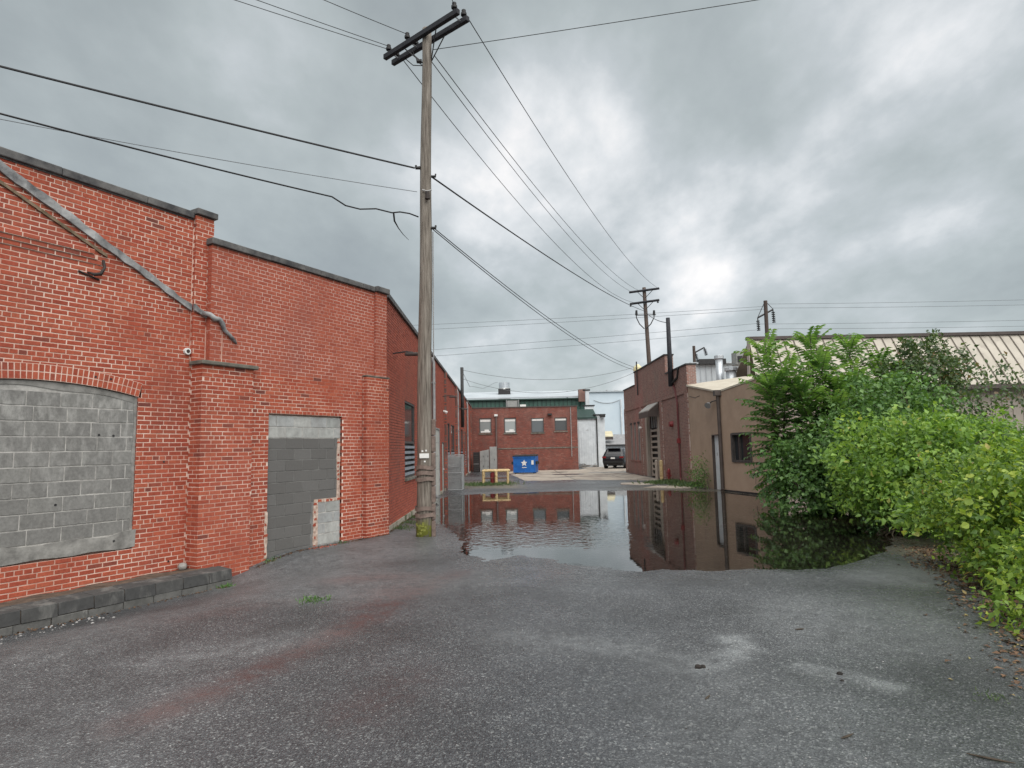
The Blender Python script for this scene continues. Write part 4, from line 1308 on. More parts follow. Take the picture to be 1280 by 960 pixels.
MB().box(((p.x + q.x) / 2, YG - 0.15, (p.z + q.z) / 2 + 0.1), (q.x - p.x, 0.2, 1.0)).build('vent_louvre', 'cabinet', GW)
for u in (633, 648):
    MB().tube([(at(u, 500, YG - 0.3).x, YG - 0.3, zt), (at(u, 500, YG - 0.3).x, YG - 0.3, 3)], 0.06, 6).build('downpipe', 'pipe', GW)
p = at(630.5, 491, YG + 3)
MB().box((p.x, YG + 3, p.z - 0.1), (1.25, 1.2, 1.0)).build('vent_curb', 'black', GW)
v_ = MB().tube([(p.x, YG + 3, p.z + 0.45), (p.x, YG + 3, at(630, 478.5, YG + 3).z)], 0.56, 16).build('roof_ventilator', 'galv', GW)
MB().tube([(p.x, YG + 3, p.z + 0.32), (p.x, YG + 3, p.z + 0.45)], 0.62, 16).build('ventilator_flange', 'white', v_)
p = at(709, 492, YG + 4)
MB().tube([(p.x, YG + 4, p.z - 0.6), (p.x, YG + 4, p.z + 0.25)], 0.09, 8).build('roof_pipe', 'black', GW)

# ---------------- white building with stepped parapet
YW = 57.0
WB = thing('white_building', (6.8, YW, 0), 'white painted stepped parapet building with tall peeling door', 'building')
xa, xb, xc_, xd = at(722.6, 560, YW).x, at(746, 560, YW).x, at(757, 560, YW).x, at(735, 560, YW).x
zd = at(735, 525, YW).z
m_ = MB()
m_.box(((xa + xc_) / 2, YW + 3, zd / 2 + 0.05), (xc_ - xa, 6, zd + 0.1))
m_.build('wall', 'paint_white', WB)
dd = MB()
n = 7
for k in range(n):
    w = (xb - xa - 0.2) / n
    MB().box((xa + 0.1 + (k + 0.5) * w, YW - 0.03, zd / 2 - 0.1), (w - 0.015, 0.06, zd - 0.2)).build('door_plank', 'door_white', WB)
MB().tube([(xb + 0.05, YW - 0.1, 0.05), (xb + 0.05, YW - 0.1, zd + 0.1)], 0.06, 6).build('downpipe', 'black', WB)
zs2, zs1, zs0 = at(750, 519, YW).z, at(738, 503, YW).z, at(730, 487, YW).z
MB().prism([(xa - 0.2, YW - 0.2, zd + 0.1), (xb + 0.1, YW - 0.2, zd + 0.1), (xb + 0.1, YW + 2.5, zd + 1.0), (xa - 0.2, YW + 2.5, zd + 1.0)], (0, 0, 0.14)).build('roof', 'green_dark', WB)
for (x0, x1, z0, z1, y) in ((xb + 0.01, xc_, zd + 0.101, zs2, YW + 0.3), (xd + 0.15, xb + 0.2, zd + 0.9, zs1 - 0.15, YW + 3.0), (at(732, 490, YW + 3).x, at(736.5, 490, YW + 3).x, zd + 1.0, zs0 + 0.2, YW + 3.4)):
    MB().box(((x0 + x1) / 2, y, (z0 + z1) / 2), (x1 - x0, 0.5, z1 - z0)).build('parapet_step', 'paint_white', WB)
    MB().box(((x0 + x1) / 2 - 0.05, y - 0.02, z1 + 0.05), (x1 - x0 + 0.3, 0.62, 0.11)).build('step_coping', 'black', WB)
x0, x1 = at(723.5, 490, YW + 4).x, at(732, 490, YW + 4).x
m_ = MB(); m_.box(((x0 + x1) / 2, YW + 4.4, at(728, 494, YW + 4).z), (x1 - x0, 0.7, 1.2))
m_.build('chimney', 'brick_shop', WB)
p = at(752.5, 520.5, YW)
lm = MB().box((p.x, YW - 0.35, p.z), (0.42, 0.5, 0.2)).build('flood_lamp', 'black', WB)
m_ = MB()
for k in range(26):
    m_.box((xa + rng.uniform(0.05, xb - xa - 0.1), YW - 0.12 + rng.uniform(-0.08, 0.08), 0.12 + abs(rng.normal(0, 0.12))), (rng.uniform(0.1, 0.35), 0.1, rng.uniform(0.03, 0.1)), rng.uniform(-0.4, 0.4))
m_.build('peeling_flakes', 'stone', WB)

# ---------------- pale blue building and low shed
YB = 67.0
BB = thing('blue_building', (10, YB, 0), 'tall windowless pale blue painted building behind the parked car', 'building')
xa, xb = at(734, 500, YB).x, at(800, 500, YB).x
zt = at(760, 490, YB).z
MB().box(((xa + xb) / 2, YB + 5, zt / 2), (xb - xa, 10, zt)).build('wall', 'paint_blue', BB)
MB().box(((xa + xb) / 2, YB + 4.9, zt + 0.06), (xb - xa + 0.2, 10.2, 0.12)).build('coping', 'roof_pale', BB)
px = at(776.5, 520, YB).x
MB().tube([(px, YB - 0.1, zt - 0.8), (px, YB - 0.1, 0)], 0.09, 8).build('downpipe', 'paint_white', BB)
m_ = MB(); m_.tube([(at(742 + k * 2, 503, YB).x, YB - 0.05, at(742 + k * 2, 503 - 0.06 * (k - 8) ** 2 + 1, YB).z) for k in range(17)], 0.022, 5)
m_.build('wall_cable', 'pipe', BB)
for u, r in ((758.5, 0.14), (770, 0.5)):
    p = at(u, 489, YB + 2)
    MB().tube([(p.x, YB + 2, zt), (p.x, YB + 2, zt + (0.35 if r < 0.3 else 0.12)), (p.x, YB + 2, zt + (0.4 if r < 0.3 else 0.35))], [r, r, r * 0.4], 8).build('roof_vent', 'pipe', BB)
YL = 61.0
SH = thing('low_shed', (9.5, YL, 0), 'low white shed with grey sloping roof behind the parked car', 'shed')
xa, xb = at(752, 560, YL).x, at(800, 560, YL).x
zt, z2 = at(768, 557, YL).z, at(768, 548.5, YL).z
MB().box(((xa + xb) / 2, YL + 1.5, zt / 2), (xb - xa, 3, zt)).build('wall', 'paint_white', SH)
MB().prism([(xa - 0.1, YL - 0.35, zt), (xb, YL - 0.35, zt), (xb, YL + 2.5, z2 + 0.35), (xa - 0.1, YL + 2.5, z2 + 0.35)], (0, 0, 0.12)).build('roof', 'pipe', SH)
MB().box(((xa + xb) / 2, YL - 0.38, zt + 0.02), (xb - xa, 0.06, 0.16)).build('fascia', 'black', SH)
p, q = at(752, 549.5, YL - 0.5), at(767, 541.8, YL - 0.5)
aw_ = MB().prism([(p.x, YL - 0.2, p.z + 0.25), (q.x, YL - 0.2, p.z + 0.25), (q.x, YL + 0.5, q.z + 0.15), (p.x + 0.3, YL + 0.5, q.z + 0.15)], (0, 0, 0.1))
aw_.build('skylight_cover', M('yellowed sheet', (0.5, 0.45, 0.30), (0.62, 0.57, 0.42), scale=2, rough=0.6), SH)
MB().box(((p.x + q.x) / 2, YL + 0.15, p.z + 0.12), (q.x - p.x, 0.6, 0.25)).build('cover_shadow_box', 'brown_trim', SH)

# ---------------- dark brick workshop on the right
FWp = atz(862, 606.5, 0.0)
FW_ = Fr(FWp.x, FWp.y, 180 - 0.9)      # s runs towards the camera, normal faces the yard (-X)
WS = thing('brick_workshop', (FWp.x + 1, 36, 0), 'dark red painted brick workshop with stepped parapet, awning and barred door', 'building')
S = lambda Y: FWp.y - Y                # distance along the wall from a depth
s_far, s_p0, s_p1, s_near = S(43.9), S(40.2), S(32.5), S(28.75)
OPS = [(S(42.2), S(41.55), 0.95, 3.25), (S(41.05), S(40.4), 0.95, 3.25), (S(39.9), S(39.25), 0.95, 3.25), (S(37.6), S(34.3), 0.0, 3.75)]


def ws_block(z):
    return [(a, c) for a, c, p, q in OPS if p < z < q]


wb_, wm_ = MB(), MB()
for a, c, z0, z1, o, bl in ((s_far, s_near, 0.0, 4.22, 0.0, ws_block), (s_far, s_near, 4.22, 4.42, 0.05, None), (s_far, s_p0, 4.42, 5.70, 0.02, None), (s_p0, s_p1, 4.42, 6.52, 0.02, None), (s_p1, s_near, 4.42, 5.52, 0.02, None)):
    b_, e_ = brickwork(FW_, a, c, z0, z1, o, bl or (lambda z: []), proud=0.003, headers=6)
    brick_mesh(wb_, FW_, b_); bed_mesh(wm_, FW_, e_)
for a, c, o in ((s_far, s_far + 0.45, 0.06), (S(38.9), S(38.45), 0.06), (S(33.9), S(33.5), 0.06), (s_near - 0.45, s_near, 0.06)):
    b_, e_ = brickwork(FW_, a, c, 0.0, 4.22, o, proud=0.003)
    brick_mesh(wb_, FW_, b_); bed_mesh(wm_, FW_, e_)
    wm_.fbox(FW_, a, c, -0.02, o - 0.01, 0, 4.22)
wb_.build('brick_courses', 'brick_shop', WS, kind='stuff')
wm_.build('mortar_bed', 'mortar_shop', WS)
m_ = MB()
m_.fbox(FW_, s_far, s_near, -7.0, -0.2, -0.2, 4.4)
m_.fbox(FW_, s_far, s_p0, -0.4, -0.064, 4.4, 5.69); m_.fbox(FW_, s_p0, s_p1 - 0.05, -0.4, -0.064, 4.4, 6.51); m_.fbox(FW_, s_p1, s_near - 0.05, -0.4, -0.064, 4.4, 5.51)
m_.build('wall', 'mortar_shop', WS)
for s, z0, z1 in ((s_p1, 5.55, 6.52), (s_near, 4.6, 5.52)):      # the ends of the parapet blocks, bare pale brick
    G = Fr(*FW_.P(s, 0, 0)[:2], math.degrees(math.atan2(FW_.D[0], FW_.D[1])) - 90)
    b_, e_ = brickwork(G, -0.02, 0.42, z0, z1, 0.0, headers=0)
    m1, m2 = MB(), MB()
    brick_mesh(m1, G, b_); bed_mesh(m2, G, e_)
    m1.build('parapet_end_brick', 'brick_shop', WS, kind='stuff'); m2.build('parapet_end_mortar', 'block_bond', WS)
for a, c, z in ((s_far, s_p0, 5.70), (s_p0 - 0.04, s_p1 + 0.05, 6.52), (s_p1 + 0.06, s_near + 0.04, 5.52)):
    MB().fbox(FW_, a, c, -0.45, 0.07, z + 0.002, z + 0.07).build('coping', 'black', WS)
for a, c, p, q in OPS[:3]:
    fr = MB(); fr.fbox(FW_, a, c, -0.1, -0.02, p, q)
    f_ = fr.build('window', M('boarded window', (0.24, 0.215, 0.205), (0.36, 0.33, 0.31), scale=3, rough=0.8), WS)
    MB().fbox(FW_, a - 0.06, c + 0.06, -0.06, 0.05, p - 0.08, p - 0.002).build('sill', 'brick_shop', f_)
    MB().fbox(FW_, a - 0.02, c + 0.02, -0.05, 0.012, q + 0.002, q + 0.12).build('lintel', 'black', f_)
    MB().fbox(FW_, (a + c) / 2 - 0.03, (a + c) / 2 + 0.03, -0.0199, 0.0, p, q).build('mullion', 'brown_trim', f_)
# doorway with an awning and a barred gate
a, c, p, q = OPS[3]
MB().fbox(FW_, a, c, -0.19, -0.16, 0, q).build('doorway_back', 'black', WS)
for q_ in ((a, a + 0.4), (c - 0.35, c)):
    MB().fbox(FW_, q_[0], q_[1], -0.16, 0.03, 0, q).build('door_jamb', 'tan_wall', WS)
MB().fbox(FW_, a + 0.95, a + 1.15, -0.16, 0.0, 0, q).build('door_post', 'brown_trim', WS)
gt = MB()
gt.fbox(FW_, c - 2.0, c - 1.92, -0.02, 0.04, 0.1, 2.8); gt.fbox(FW_, c - 0.45, c - 0.37, -0.02, 0.04, 0.1, 2.8)
g_ = gt.build('barred_gate', 'tan_wall', WS)
for k in range(9):
    MB().fbox(FW_, c - 1.92, c - 0.45, -0.02, 0.03, 0.15 + k * 0.31, 0.27 + k * 0.31).build('gate_bar', 'tan_wall', g_)
for k in range(3):
    MB().fbox(FW_, c - 1.8 + k * 0.5, c - 1.7 + k * 0.5, -0.05, 0.0, 2.85, 3.7).build('transom_bar', 'mesh_grey', g_)
awn = MB()
awn.prism([FW_.P(S(36.6), 0.06, 4.15), FW_.P(S(34.2), 0.06, 4.15), FW_.P(S(34.2), 0.6, 3.72), FW_.P(S(36.6), 0.6, 3.72)], (0, 0, 0.06))
a_ = awn.build('awning', M('awning metal', (0.30, 0.28, 0.26), (0.42, 0.40, 0.37), scale=2, rough=0.5), WS)
MB().fbox(FW_, S(36.6), S(34.2), 0.57, 0.61, 3.40, 3.715).build('awning_valance', 'brown_trim', a_)
MB().prism([FW_.P(S(34.2), 0.06, 4.14), FW_.P(S(34.2), 0.57, 3.71), FW_.P(S(34.2), 0.57, 3.42), FW_.P(S(34.2), 0.06, 3.42)], FW_.D * 0.04).build('awning_cheek', 'brown_trim', a_)
MB().fbox(FW_, S(33.2), S(29.5), -0.02, 0.008, 0.9, 3.9).build('paint_patch', M('faded red paint', (0.20, 0.05, 0.055), (0.27, 0.075, 0.075), scale=1.5, rough=0.8), WS) if False else None
cd = MB(); cd.tube([FW_.P(S(31.0), 0.06, 4.9), FW_.P(S(30.6), 0.06, 4.4), FW_.P(S(30.4), 0.06, 3.9), FW_.P(S(30.4), 0.06, 0.3), FW_.P(S(30.2), 0.1, 0.15)], 0.045, 6)
cd.build('red_conduit', M('maroon pipe', (0.11, 0.03, 0.033), (0.16, 0.05, 0.05), scale=4, rough=0.6), WS)
MB().tube([FW_.P(S(31.6), 0.0, 2.9), FW_.P(S(31.6), 0.18, 2.9)], [0.16, 0.13], 10).build('alarm_bell', 'redpaint', WS)
MB().box(FW_.P(S(30.4), 0.08, 2.05), (0.16, 0.16, 0.24)).build('junction_box', 'redpaint', WS)
MB().tube([FW_.P(S(38.55), 0.0, 2.95), FW_.P(S(38.55), 0.2, 2.95)], 0.07, 8).build('round_lamp', 'white', WS)
p = at(797, 460, 39.5)
MB().tube([(p.x, 39.5, 6.58), (p.x, 39.5, 6.8), (p.x, 39.5, 7.0)], [0.3, 0.26, 0.08], 10).build('roof_lantern', M('cream lantern', (0.62, 0.55, 0.30), (0.75, 0.68, 0.45), scale=4, rough=0.6), WS)
MB().tube([FW_.P(S(39.0), 0.1, 5.0), FW_.P(S(39.0), 0.1, 7.1)], 0.04, 6).build('vent_stack', 'black', WS)

# ---------------- tan stucco building
TS = thing('stucco_building', (FWp.x + 2, 26, 0), 'tan stucco building with narrow door, dark window and brown downpipe', 'building')
c0 = FW_.P(s_near + 0.02, 0, 0)
cc = atz(905, 614, 0.0)
ce = atz(972, 621.3, 0.0)
FT1 = Fr(c0[0], c0[1], math.degrees(math.atan2(cc.x - c0[0], cc.y - c0[1])))
FT2 = Fr(cc.x, cc.y, math.degrees(math.atan2(ce.x - cc.x, ce.y - cc.y)))
L1 = math.hypot(cc.x - c0[0], cc.y - c0[1])
d2 = math.hypot(ce.x - cc.x, ce.y - cc.y)
TD = (L1 - 1.0, L1 - 0.12, 2.24)
m_ = MB()
z0_, z1_ = 4.53, 3.90
def zt1(s): return z0_ + (z1_ - z0_) * s / L1
m_.prism([FT1.P(0, 0, -0.1), FT1.P(TD[0], 0, -0.1), FT1.P(TD[0], 0, zt1(TD[0])), FT1.P(0, 0, z0_)], -FT1.N * 0.2)
m_.prism([FT1.P(TD[0], 0, TD[2]), FT1.P(TD[1], 0, TD[2]), FT1.P(TD[1], 0, zt1(TD[1])), FT1.P(TD[0], 0, zt1(TD[0]))], -FT1.N * 0.2)
m_.prism([FT1.P(TD[1], 0, -0.1), FT1.P(L1, 0, -0.1), FT1.P(L1, 0, z1_), FT1.P(TD[1], 0, zt1(TD[1]))], -FT1.N * 0.2)
# wall 2, rising away from the corner, with its window hole
p_, q_ = None, None
r_ = lambda u, v: atz(u, v, 0)
WN = (0.72, 1.98, 1.16, 2.25)
z2a, z2b = 3.90, 4.72
def zt2(s): return z2a + 0.10 * s
for a, c, zz0, zz1 in ((0.0, WN[0], -0.1, None), (WN[1], d2, -0.1, None), (WN[0], WN[1], -0.1, WN[2]), (WN[0], WN[1], WN[3], None)):
    m_.prism([FT2.P(a, 0, zz0), FT2.P(c, 0, zz0), FT2.P(c, 0, zz1 if zz1 else zt2(c)), FT2.P(a, 0, zz1 if zz1 else zt2(a))], -FT2.N * 0.2)
m_.build('wall', 'stucco', TS)
fr = MB(); a, c, p, q = WN
w = 0.07
fr.fbox(FT2, a - 0.02, a + w, -0.15, 0.03, p, q); fr.fbox(FT2, c - w, c + 0.02, -0.15, 0.03, p, q); fr.fbox(FT2, a + w, c - w, -0.15, 0.03, q - w, q + 0.02); fr.fbox(FT2, a + w, c - w, -0.15, 0.03, p - 0.02, p + w)
fr.fbox(FT2, a + 0.42, a + 0.47, -0.13, -0.02, p + w, q - w)
f_ = fr.build('window', 'frame_dark', TS)
MB().fbox(FT2, a + w, c - w, -0.12, -0.10, p + w, q - w).build('pane', 'glass', f_)
MB().fbox(FT2, a + 0.5, c - w - 0.02, -0.16, -0.125, p + w, q - w).build('curtain', 'pipe', f_)
d_ = MB().fbox(FT1, TD[0] + 0.04, TD[1] - 0.02, -0.14, -0.09, 0.02, TD[2] - 0.04).build('door', 'door_white', TS)
fr = MB(); fr.fbox(FT1, TD[0], TD[0] + 0.04, -0.15, 0.02, 0, TD[2]); fr.fbox(FT1, TD[0] + 0.04, TD[1], -0.15, 0.02, TD[2] - 0.04, TD[2])
fr.build('frame', 'brown_trim', d_)
MB().tube([(cc.x - 0.06, cc.y - 0.06, 3.85), (cc.x - 0.06, cc.y - 0.06, 0.12), (cc.x - 0.12, cc.y - 0.2, 0.05)], 0.075, 8).build('downpipe', 'brown_trim', TS)
MB().box((cc.x - 0.06, cc.y - 0.06, 3.88), (0.3, 0.26, 0.22)).build('rain_head', 'brown_trim', TS)
lp = FT1.P(L1 - 0.75, 0.12, 3.52)
l_ = MB().tube([FT1.P(L1 - 0.2, 0.03, 3.6), FT1.P(L1 - 0.45, 0.12, 3.58), lp], 0.025, 6).build('flood_lamp', 'frame_dark', TS)
MB().tube([lp, (lp[0] - 0.12, lp[1] - 0.12, lp[2] - 0.1)], [0.06, 0.14], 8).build('lamp_head', 'pipe', l_)
back = FT1.P(0, -6.5, 0)
MB().prism([FT1.P(-0.1, 0.05, z0_ + 0.002), FT1.P(L1, 0.05, z1_ + 0.002), FT2.P(0.2, 0.02, z1_ + 0.03), FT2.P(d2, 0.02, zt2(d2) + 0.002), (13.5, 29.0, 5.0), (10.8, 29.2, 4.9)], (0, 0, 0.07)).build('roof', M('cream roof sheet', (0.46, 0.41, 0.33), (0.56, 0.51, 0.42), scale=1.5, rough=0.6), TS)
MB().fbox(FT2, 0.1, d2, 0.0, 0.035, -0.05, 0.07).build('base_flashing', 'black', TS)
ck = MB()
ck.tube([FT1.P(0.15, 0.004, 4.05), FT1.P(0.9, 0.004, 3.92), FT1.P(1.5, 0.004, 3.96)], 0.012, 4); ck.tube([FT2.P(2.05, 0.003, 1.2), FT2.P(2.15, 0.003, 0.7), FT2.P(2.12, 0.003, 0.4)], 0.008, 4)
ck.build('crack', 'black', TS)

# ---------------- pale metal building with roof vents between them
MH = thing('pale_metal_shed', (12, 37, 0), 'pale sheet metal shed with two roof vent pipes', 'shed')
x0, x1 = at(864, 460, 37).x, at(950, 460, 37).x
zt = at(895, 455, 37).z
MB().box(((x0 + x1) / 2, 39, zt / 2), (x1 - x0, 4, zt)).build('wall', M('pale sheet metal', (0.46, 0.50, 0.53), (0.56, 0.60, 0.63), scale=0.7, rough=0.5, c3=(0.3, 0.28, 0.27), s3=0.6, f3=(0.62, 0.75)), MH)
for k in range(12):
    x = x0 + 0.2 + k * (x1 - x0) / 12
    MB().box((x, 36.98, zt / 2), (0.05, 0.05, zt - 0.02)).build('rib', 'roof_pale', MH)
MB().box(((x0 + x1) / 2, 38.9, zt + 0.05), (x1 - x0 + 0.2, 4.3, 0.1)).build('roof', 'roof_pale', MH)
for u, v0, v1, r, Y in ((898.5, 446, 482, 0.2, 34.5), (913.5, 461, 492, 0.27, 33.8)):
    a, c = at(u, v0, Y), at(u, v1, Y)
    vp = MB().tube([(a.x, Y, c.z - 1.2), (a.x, Y, a.z - 0.12)], r, 12).build('vent_pipe', 'galv', MH, smooth=True)
    MB().tube([(a.x, Y, a.z - 0.12), (a.x, Y, a.z - 0.1), (a.x, Y, a.z + 0.05), (a.x, Y, a.z + 0.08)], [r * 1.25, r * 1.3, r * 1.3, r * 1.1], 12).build('pipe_collar', 'galv', vp)
p = at(930, 447, 34.2)
MB().box((p.x, 34.6, p.z), (0.85, 0.8, 0.75)).build('roof_unit', 'cabinet', MH, bevel=0.05)
MB().box((p.x - 0.1, 34.17, p.z - 0.08), (0.5, 0.06, 0.35)).build('unit_grille', 'black', MH)
p = at(892, 456.5, 36.5)
MB().box((p.x, 36.9, zt + 0.12), (1.6, 0.5, 0.3)).build('roof_box', 'black', MH)

# ---------------- tan building with the standing seam roof
TB = thing('metal_roof_building', (19, 31, 0), 'tan metal building with steep standing seam roof behind the bushes', 'building')
YE, YR = 30.0, 32.0
rl, rr_ = at(936.5, 423.5, YR), at(1420, 415, YR)
el_, er = at(938, 487, YE), at(1455, 477, YE)
zr, ze = (at(1000, 422, YR).z + at(1280, 418.5, YR).z) / 2, at(1240, 481, YE).z
LX = at(1174.5, 421, YR).x
PW = 0.505
n0 = int((LX - rl.x) / PW) + 1
skew = at(1211, 481.5, YE).x - LX
k = -n0
panels = []
while True:
    xa = LX + k * PW
    if xa > rr_.x + 2:
        break
    a0, a1 = max(xa, rl.x), xa + PW
    e0, e1 = max(xa + skew, el_.x), xa + PW + skew
    if a1 > rl.x or e1 > el_.x:
        a1 = max(a1, rl.x + 0.01)
        MB().prism([(a0 + 0.004, YR, zr), (e0 + 0.004, YE, ze), (e1 - 0.004, YE, ze), (a1 - 0.004, YR, zr)], (0, 0.04, 0.02)).build('roof_panel', 'tan_metal', TB)
        if xa + skew > el_.x and xa > rl.x:
            MB().hexa([(xa + 0.018, YE - 0.05, ze), (xa + skew - 0.018 if False else xa - 0.018 + skew, YE - 0.05, ze), (xa - 0.018 + skew, YE, ze), (xa + 0.018 + skew, YE, ze),
                       (xa + 0.018, YR - 0.05, zr + 0.03), (xa - 0.018, YR - 0.05, zr + 0.03), (xa - 0.018, YR, zr), (xa + 0.018, YR, zr)]) if False else None
            MB().tube([(xa, YR - 0.02, zr + 0.015), (xa + skew, YE - 0.02, ze + 0.015)], 0.03, 4).build('roof_seam', 'tan_seam', TB)
    k += 1
xw = rr_.x + 3
MB().box(((rl.x + xw) / 2, YR, zr + 0.05), (xw - rl.x + 0.3, 0.28, 0.16)).build('ridge_cap', 'brown_trim', TB)
MB().box(((el_.x + xw) / 2, YE - 0.1, ze - 0.08), (xw - el_.x, 0.2, 0.2)).build('gutter', 'brown_trim', TB)
MB().box(((el_.x + xw) / 2, (YE + YR) / 2 + 0.2, ze / 2 - 0.08), (xw - el_.x, 1.6, ze - 0.2)).build('wall', 'tan_wall', TB)
x = el_.x + 0.3
while x < xw:
    MB().box((x, YE + 0.385, ze / 2 - 0.1), (0.05, 0.035, ze - 0.25)).build('wall_rib', 'tan_wall', TB)
    x += 0.5
MB().prism([(el_.x, YE, ze), (rl.x, YR, zr), (rl.x, YR, 0), (el_.x, YE, 0)], (-0.02, 0, 0)).build('gable_wall', 'tan_wall', TB)
MB().prism([(el_.x - 0.03, YE, ze - 0.15), (rl.x - 0.03, YR, zr - 0.12), (rl.x - 0.03, YR, zr + 0.12), (el_.x - 0.03, YE, ze + 0.1)], (-0.1, 0, 0)).build('rake_trim', 'brown_trim', TB)
MB().prism([(rl.x, YR, zr), (xw, YR, zr), (xw, YR + 4, ze), (rl.x, YR + 4, ze)], (0, 0, 0.04)).build('rear_roof', 'tan_metal', TB)

# ------------------------------------------------------------------ utility poles
PB = atz(530, 671, 0.0)
UP = thing('utility_pole', (PB.x, PB.y, 0), 'tall weathered wooden utility pole with double crossarm standing at the puddle edge', 'utility pole')
PT = at(533.5, 37, PB.y)
npt = 15
pts = []
for k in range(npt):
    t = k / (npt - 1)
    pts.append((PB.x + (PT.x - PB.x) * t + 0.012 * math.sin(k * 1.1), PB.y + 0.01 * math.sin(k * 0.8), -0.1 + (PT.z + 0.1) * t))
MB().tube(pts, [0.175 - 0.072 * k / (npt - 1) for k in range(npt)], 18).build('pole_shaft', 'pole', UP, smooth=True)


def on_pole(z):
    t = (z + 0.1) / (PT.z + 0.1)
    return Vector((PB.x + (PT.x - PB.x) * t, PB.y, z)), 0.175 - 0.072 * t


ARMZ = 11.38
arms = []
for (l, r_, nm) in (((481, 72), (573, 14), 'front'), ((491, 79), (585, 23), 'rear')):
    a, c = atz(*l, ARMZ), atz(*r_, ARMZ)
    d = (c - a).normalized()
    nrm = Vector((d.y, -d.x, 0))
    m_ = MB()
    hw, hh = 0.05, 0.062
    pr = []
    for e_ in (a, c):
        pr.append([e_ + nrm * sx * hw + Vector((0, 0, sz * hh)) for sx, sz in ((-1, -1), (1, -1), (1, 1), (-1, 1))])
    m_.add([tuple(v) for v in pr[0] + pr[1]], [(3, 2, 1, 0), (4, 5, 6, 7), (0, 1, 5, 4), (1, 2, 6, 5), (2, 3, 7, 6), (3, 0, 4, 7)])
    arms.append((m_.build('crossarm', 'wood_dark', UP, bevel=0.01), a, c, d))


def insulator(p, parent, r=0.068):
    m_ = MB().tube([p, p + Vector((0, 0, 0.06)), p + Vector((0, 0, 0.07)), p + Vector((0, 0, 0.12)), p + Vector((0, 0, 0.13)), p + Vector((0, 0, 0.19)), p + Vector((0, 0, 0.21))], [0.02, 0.02, r, r, r * 0.7, r * 0.75, r * 0.4], 10)
    return m_.build('insulator', 'black', parent, smooth=False)


INS = []
for arm, a, c, d in arms:
    L_ = (c - a).length
    for t in (0.06, 0.33, 0.95):
        p = a + d * (L_ * t) + Vector((0, 0, 0.06))
        insulator(p, arm)
        INS.append(p + Vector((0, 0, 0.17)))
for arm, a, c, d in arms:
    for sgn in (-1, 1):
        mid = (a + c) / 2
        MB().tube([mid + d * 0.55 * sgn + Vector((0, 0, -0.06)), on_pole(10.75)[0] + Vector((0.1 * sgn, 0, 0))], 0.014, 5).build('arm_brace', 'black', UP)
for t in (0.1, 0.36, 0.93):
    MB().tube([arms[0][1] + arms[0][3] * 2.5 * t, arms[1][1] + arms[1][3] * 2.5 * t], 0.015, 5).build('spacer_bolt', 'galv', UP)
q_ = arms[1][1] + arms[1][3] * 0.45
MB().tube([q_ + Vector((0, 0, -0.07)), q_ + Vector((0.2, -0.05, -0.28)), q_ + Vector((0.45, -0.15, -0.36)), on_pole(10.78)[0] + Vector((-0.2, 0, -0.02))], 0.011, 5).build('jumper_wire', 'wire', UP)
MB().tube([on_pole(10.78)[0] + Vector((-0.2, 0, -0.02)), on_pole(10.9)[0] + Vector((-0.32, -0.05, 0.1)), on_pole(11.1)[0] + Vector((-0.18, -0.08, 0.1))], 0.009, 5).build('jumper_wire', 'wire', UP)
for z, sx, r in ((10.75, -1, 0.05), (8.19, -1, 0.04), (7.98, 1, 0.03), (6.78, 1, 0.035)):
    p, rr0 = on_pole(z)
    MB().tube([p + Vector((sx * rr0, -0.05, 0)), p + Vector((sx * (rr0 + 0.09), -0.05, 0)), p + Vector((sx * (rr0 + 0.10), -0.05, 0.06))], [r, r, r * 0.6], 7).build('wire_clamp', 'black', UP)
p, rr0 = on_pole(7.55)
MB().tube([p + Vector((-0.06, -rr0 - 0.02, 0.08)), p + Vector((0.05, -rr0 - 0.05, 0.03)), p + Vector((0.14, -rr0, 0.08))], 0.02, 5).build('bracket', 'stone', UP)
MB().tube([p + Vector((0.06, -rr0 - 0.06, -0.15)), p + Vector((0.06, -rr0 - 0.06, 0.02))], [0.06, 0.045], 8).build('bracket_spool', 'iron', UP)
# conduit strip down the lower right of the shaft and the straps round it
st = MB()
for k in range(7):
    z0, z1 = 0.0 + k * 0.36, 0.34 + k * 0.36
    p, rr0 = on_pole(z0)
    st.box((p.x + rr0 + 0.035, p.y - 0.02, (z0 + z1) / 2), (0.085, 0.10, z1 - z0))
st.build('conduit_cover', 'strap', UP, bevel=0.012)
MB().tube([on_pole(2.5)[0] + Vector((0.2, 0, 0)), on_pole(6.7)[0] + Vector((0.165, -0.02, 0))], 0.014, 6).build('ground_wire', 'pipe', UP)
for z in (0.46, 0.60, 0.95 + 0.4, 1.47, 1.22):
    p, rr0 = on_pole(z)
    pts = [p + Vector((math.cos(t) * (rr0 + 0.012 + 0.055 * max(0, math.cos(t))), math.sin(t) * (rr0 + 0.012) , 0.012 * math.sin(3 * t + z * 9))) for t in np.linspace(0, 2 * math.pi, 22)]
    m_ = MB()
    for i in range(21):
        a, c = pts[i], pts[i + 1]
        na, nc = (a - p).normalized() * 0.012, (c - p).normalized() * 0.012
        u_ = Vector((0, 0, 0.042))
        m_.hexa([a - u_, c - u_, c - u_ + nc, a - u_ + na, a + u_, c + u_, c + u_ + nc, a + u_ + na])
    m_.build('strap', 'strap', UP)
p, rr0 = on_pole(1.72)
m_ = MB(); m_.box((p.x + 0.02, p.y - rr0 - 0.012, 1.72), (0.20, 0.012, 0.10)); m_.build('number_plate', 'white', UP)
for dx, dz in ((-0.02, 0.1), (0.06, 0.11), (0.03, -0.12)):
    MB().box((p.x + dx, p.y - rr0 - 0.008, 1.72 + dz), (0.035, 0.008, 0.035)).build('number_tag', 'white', UP)
m_ = MB()
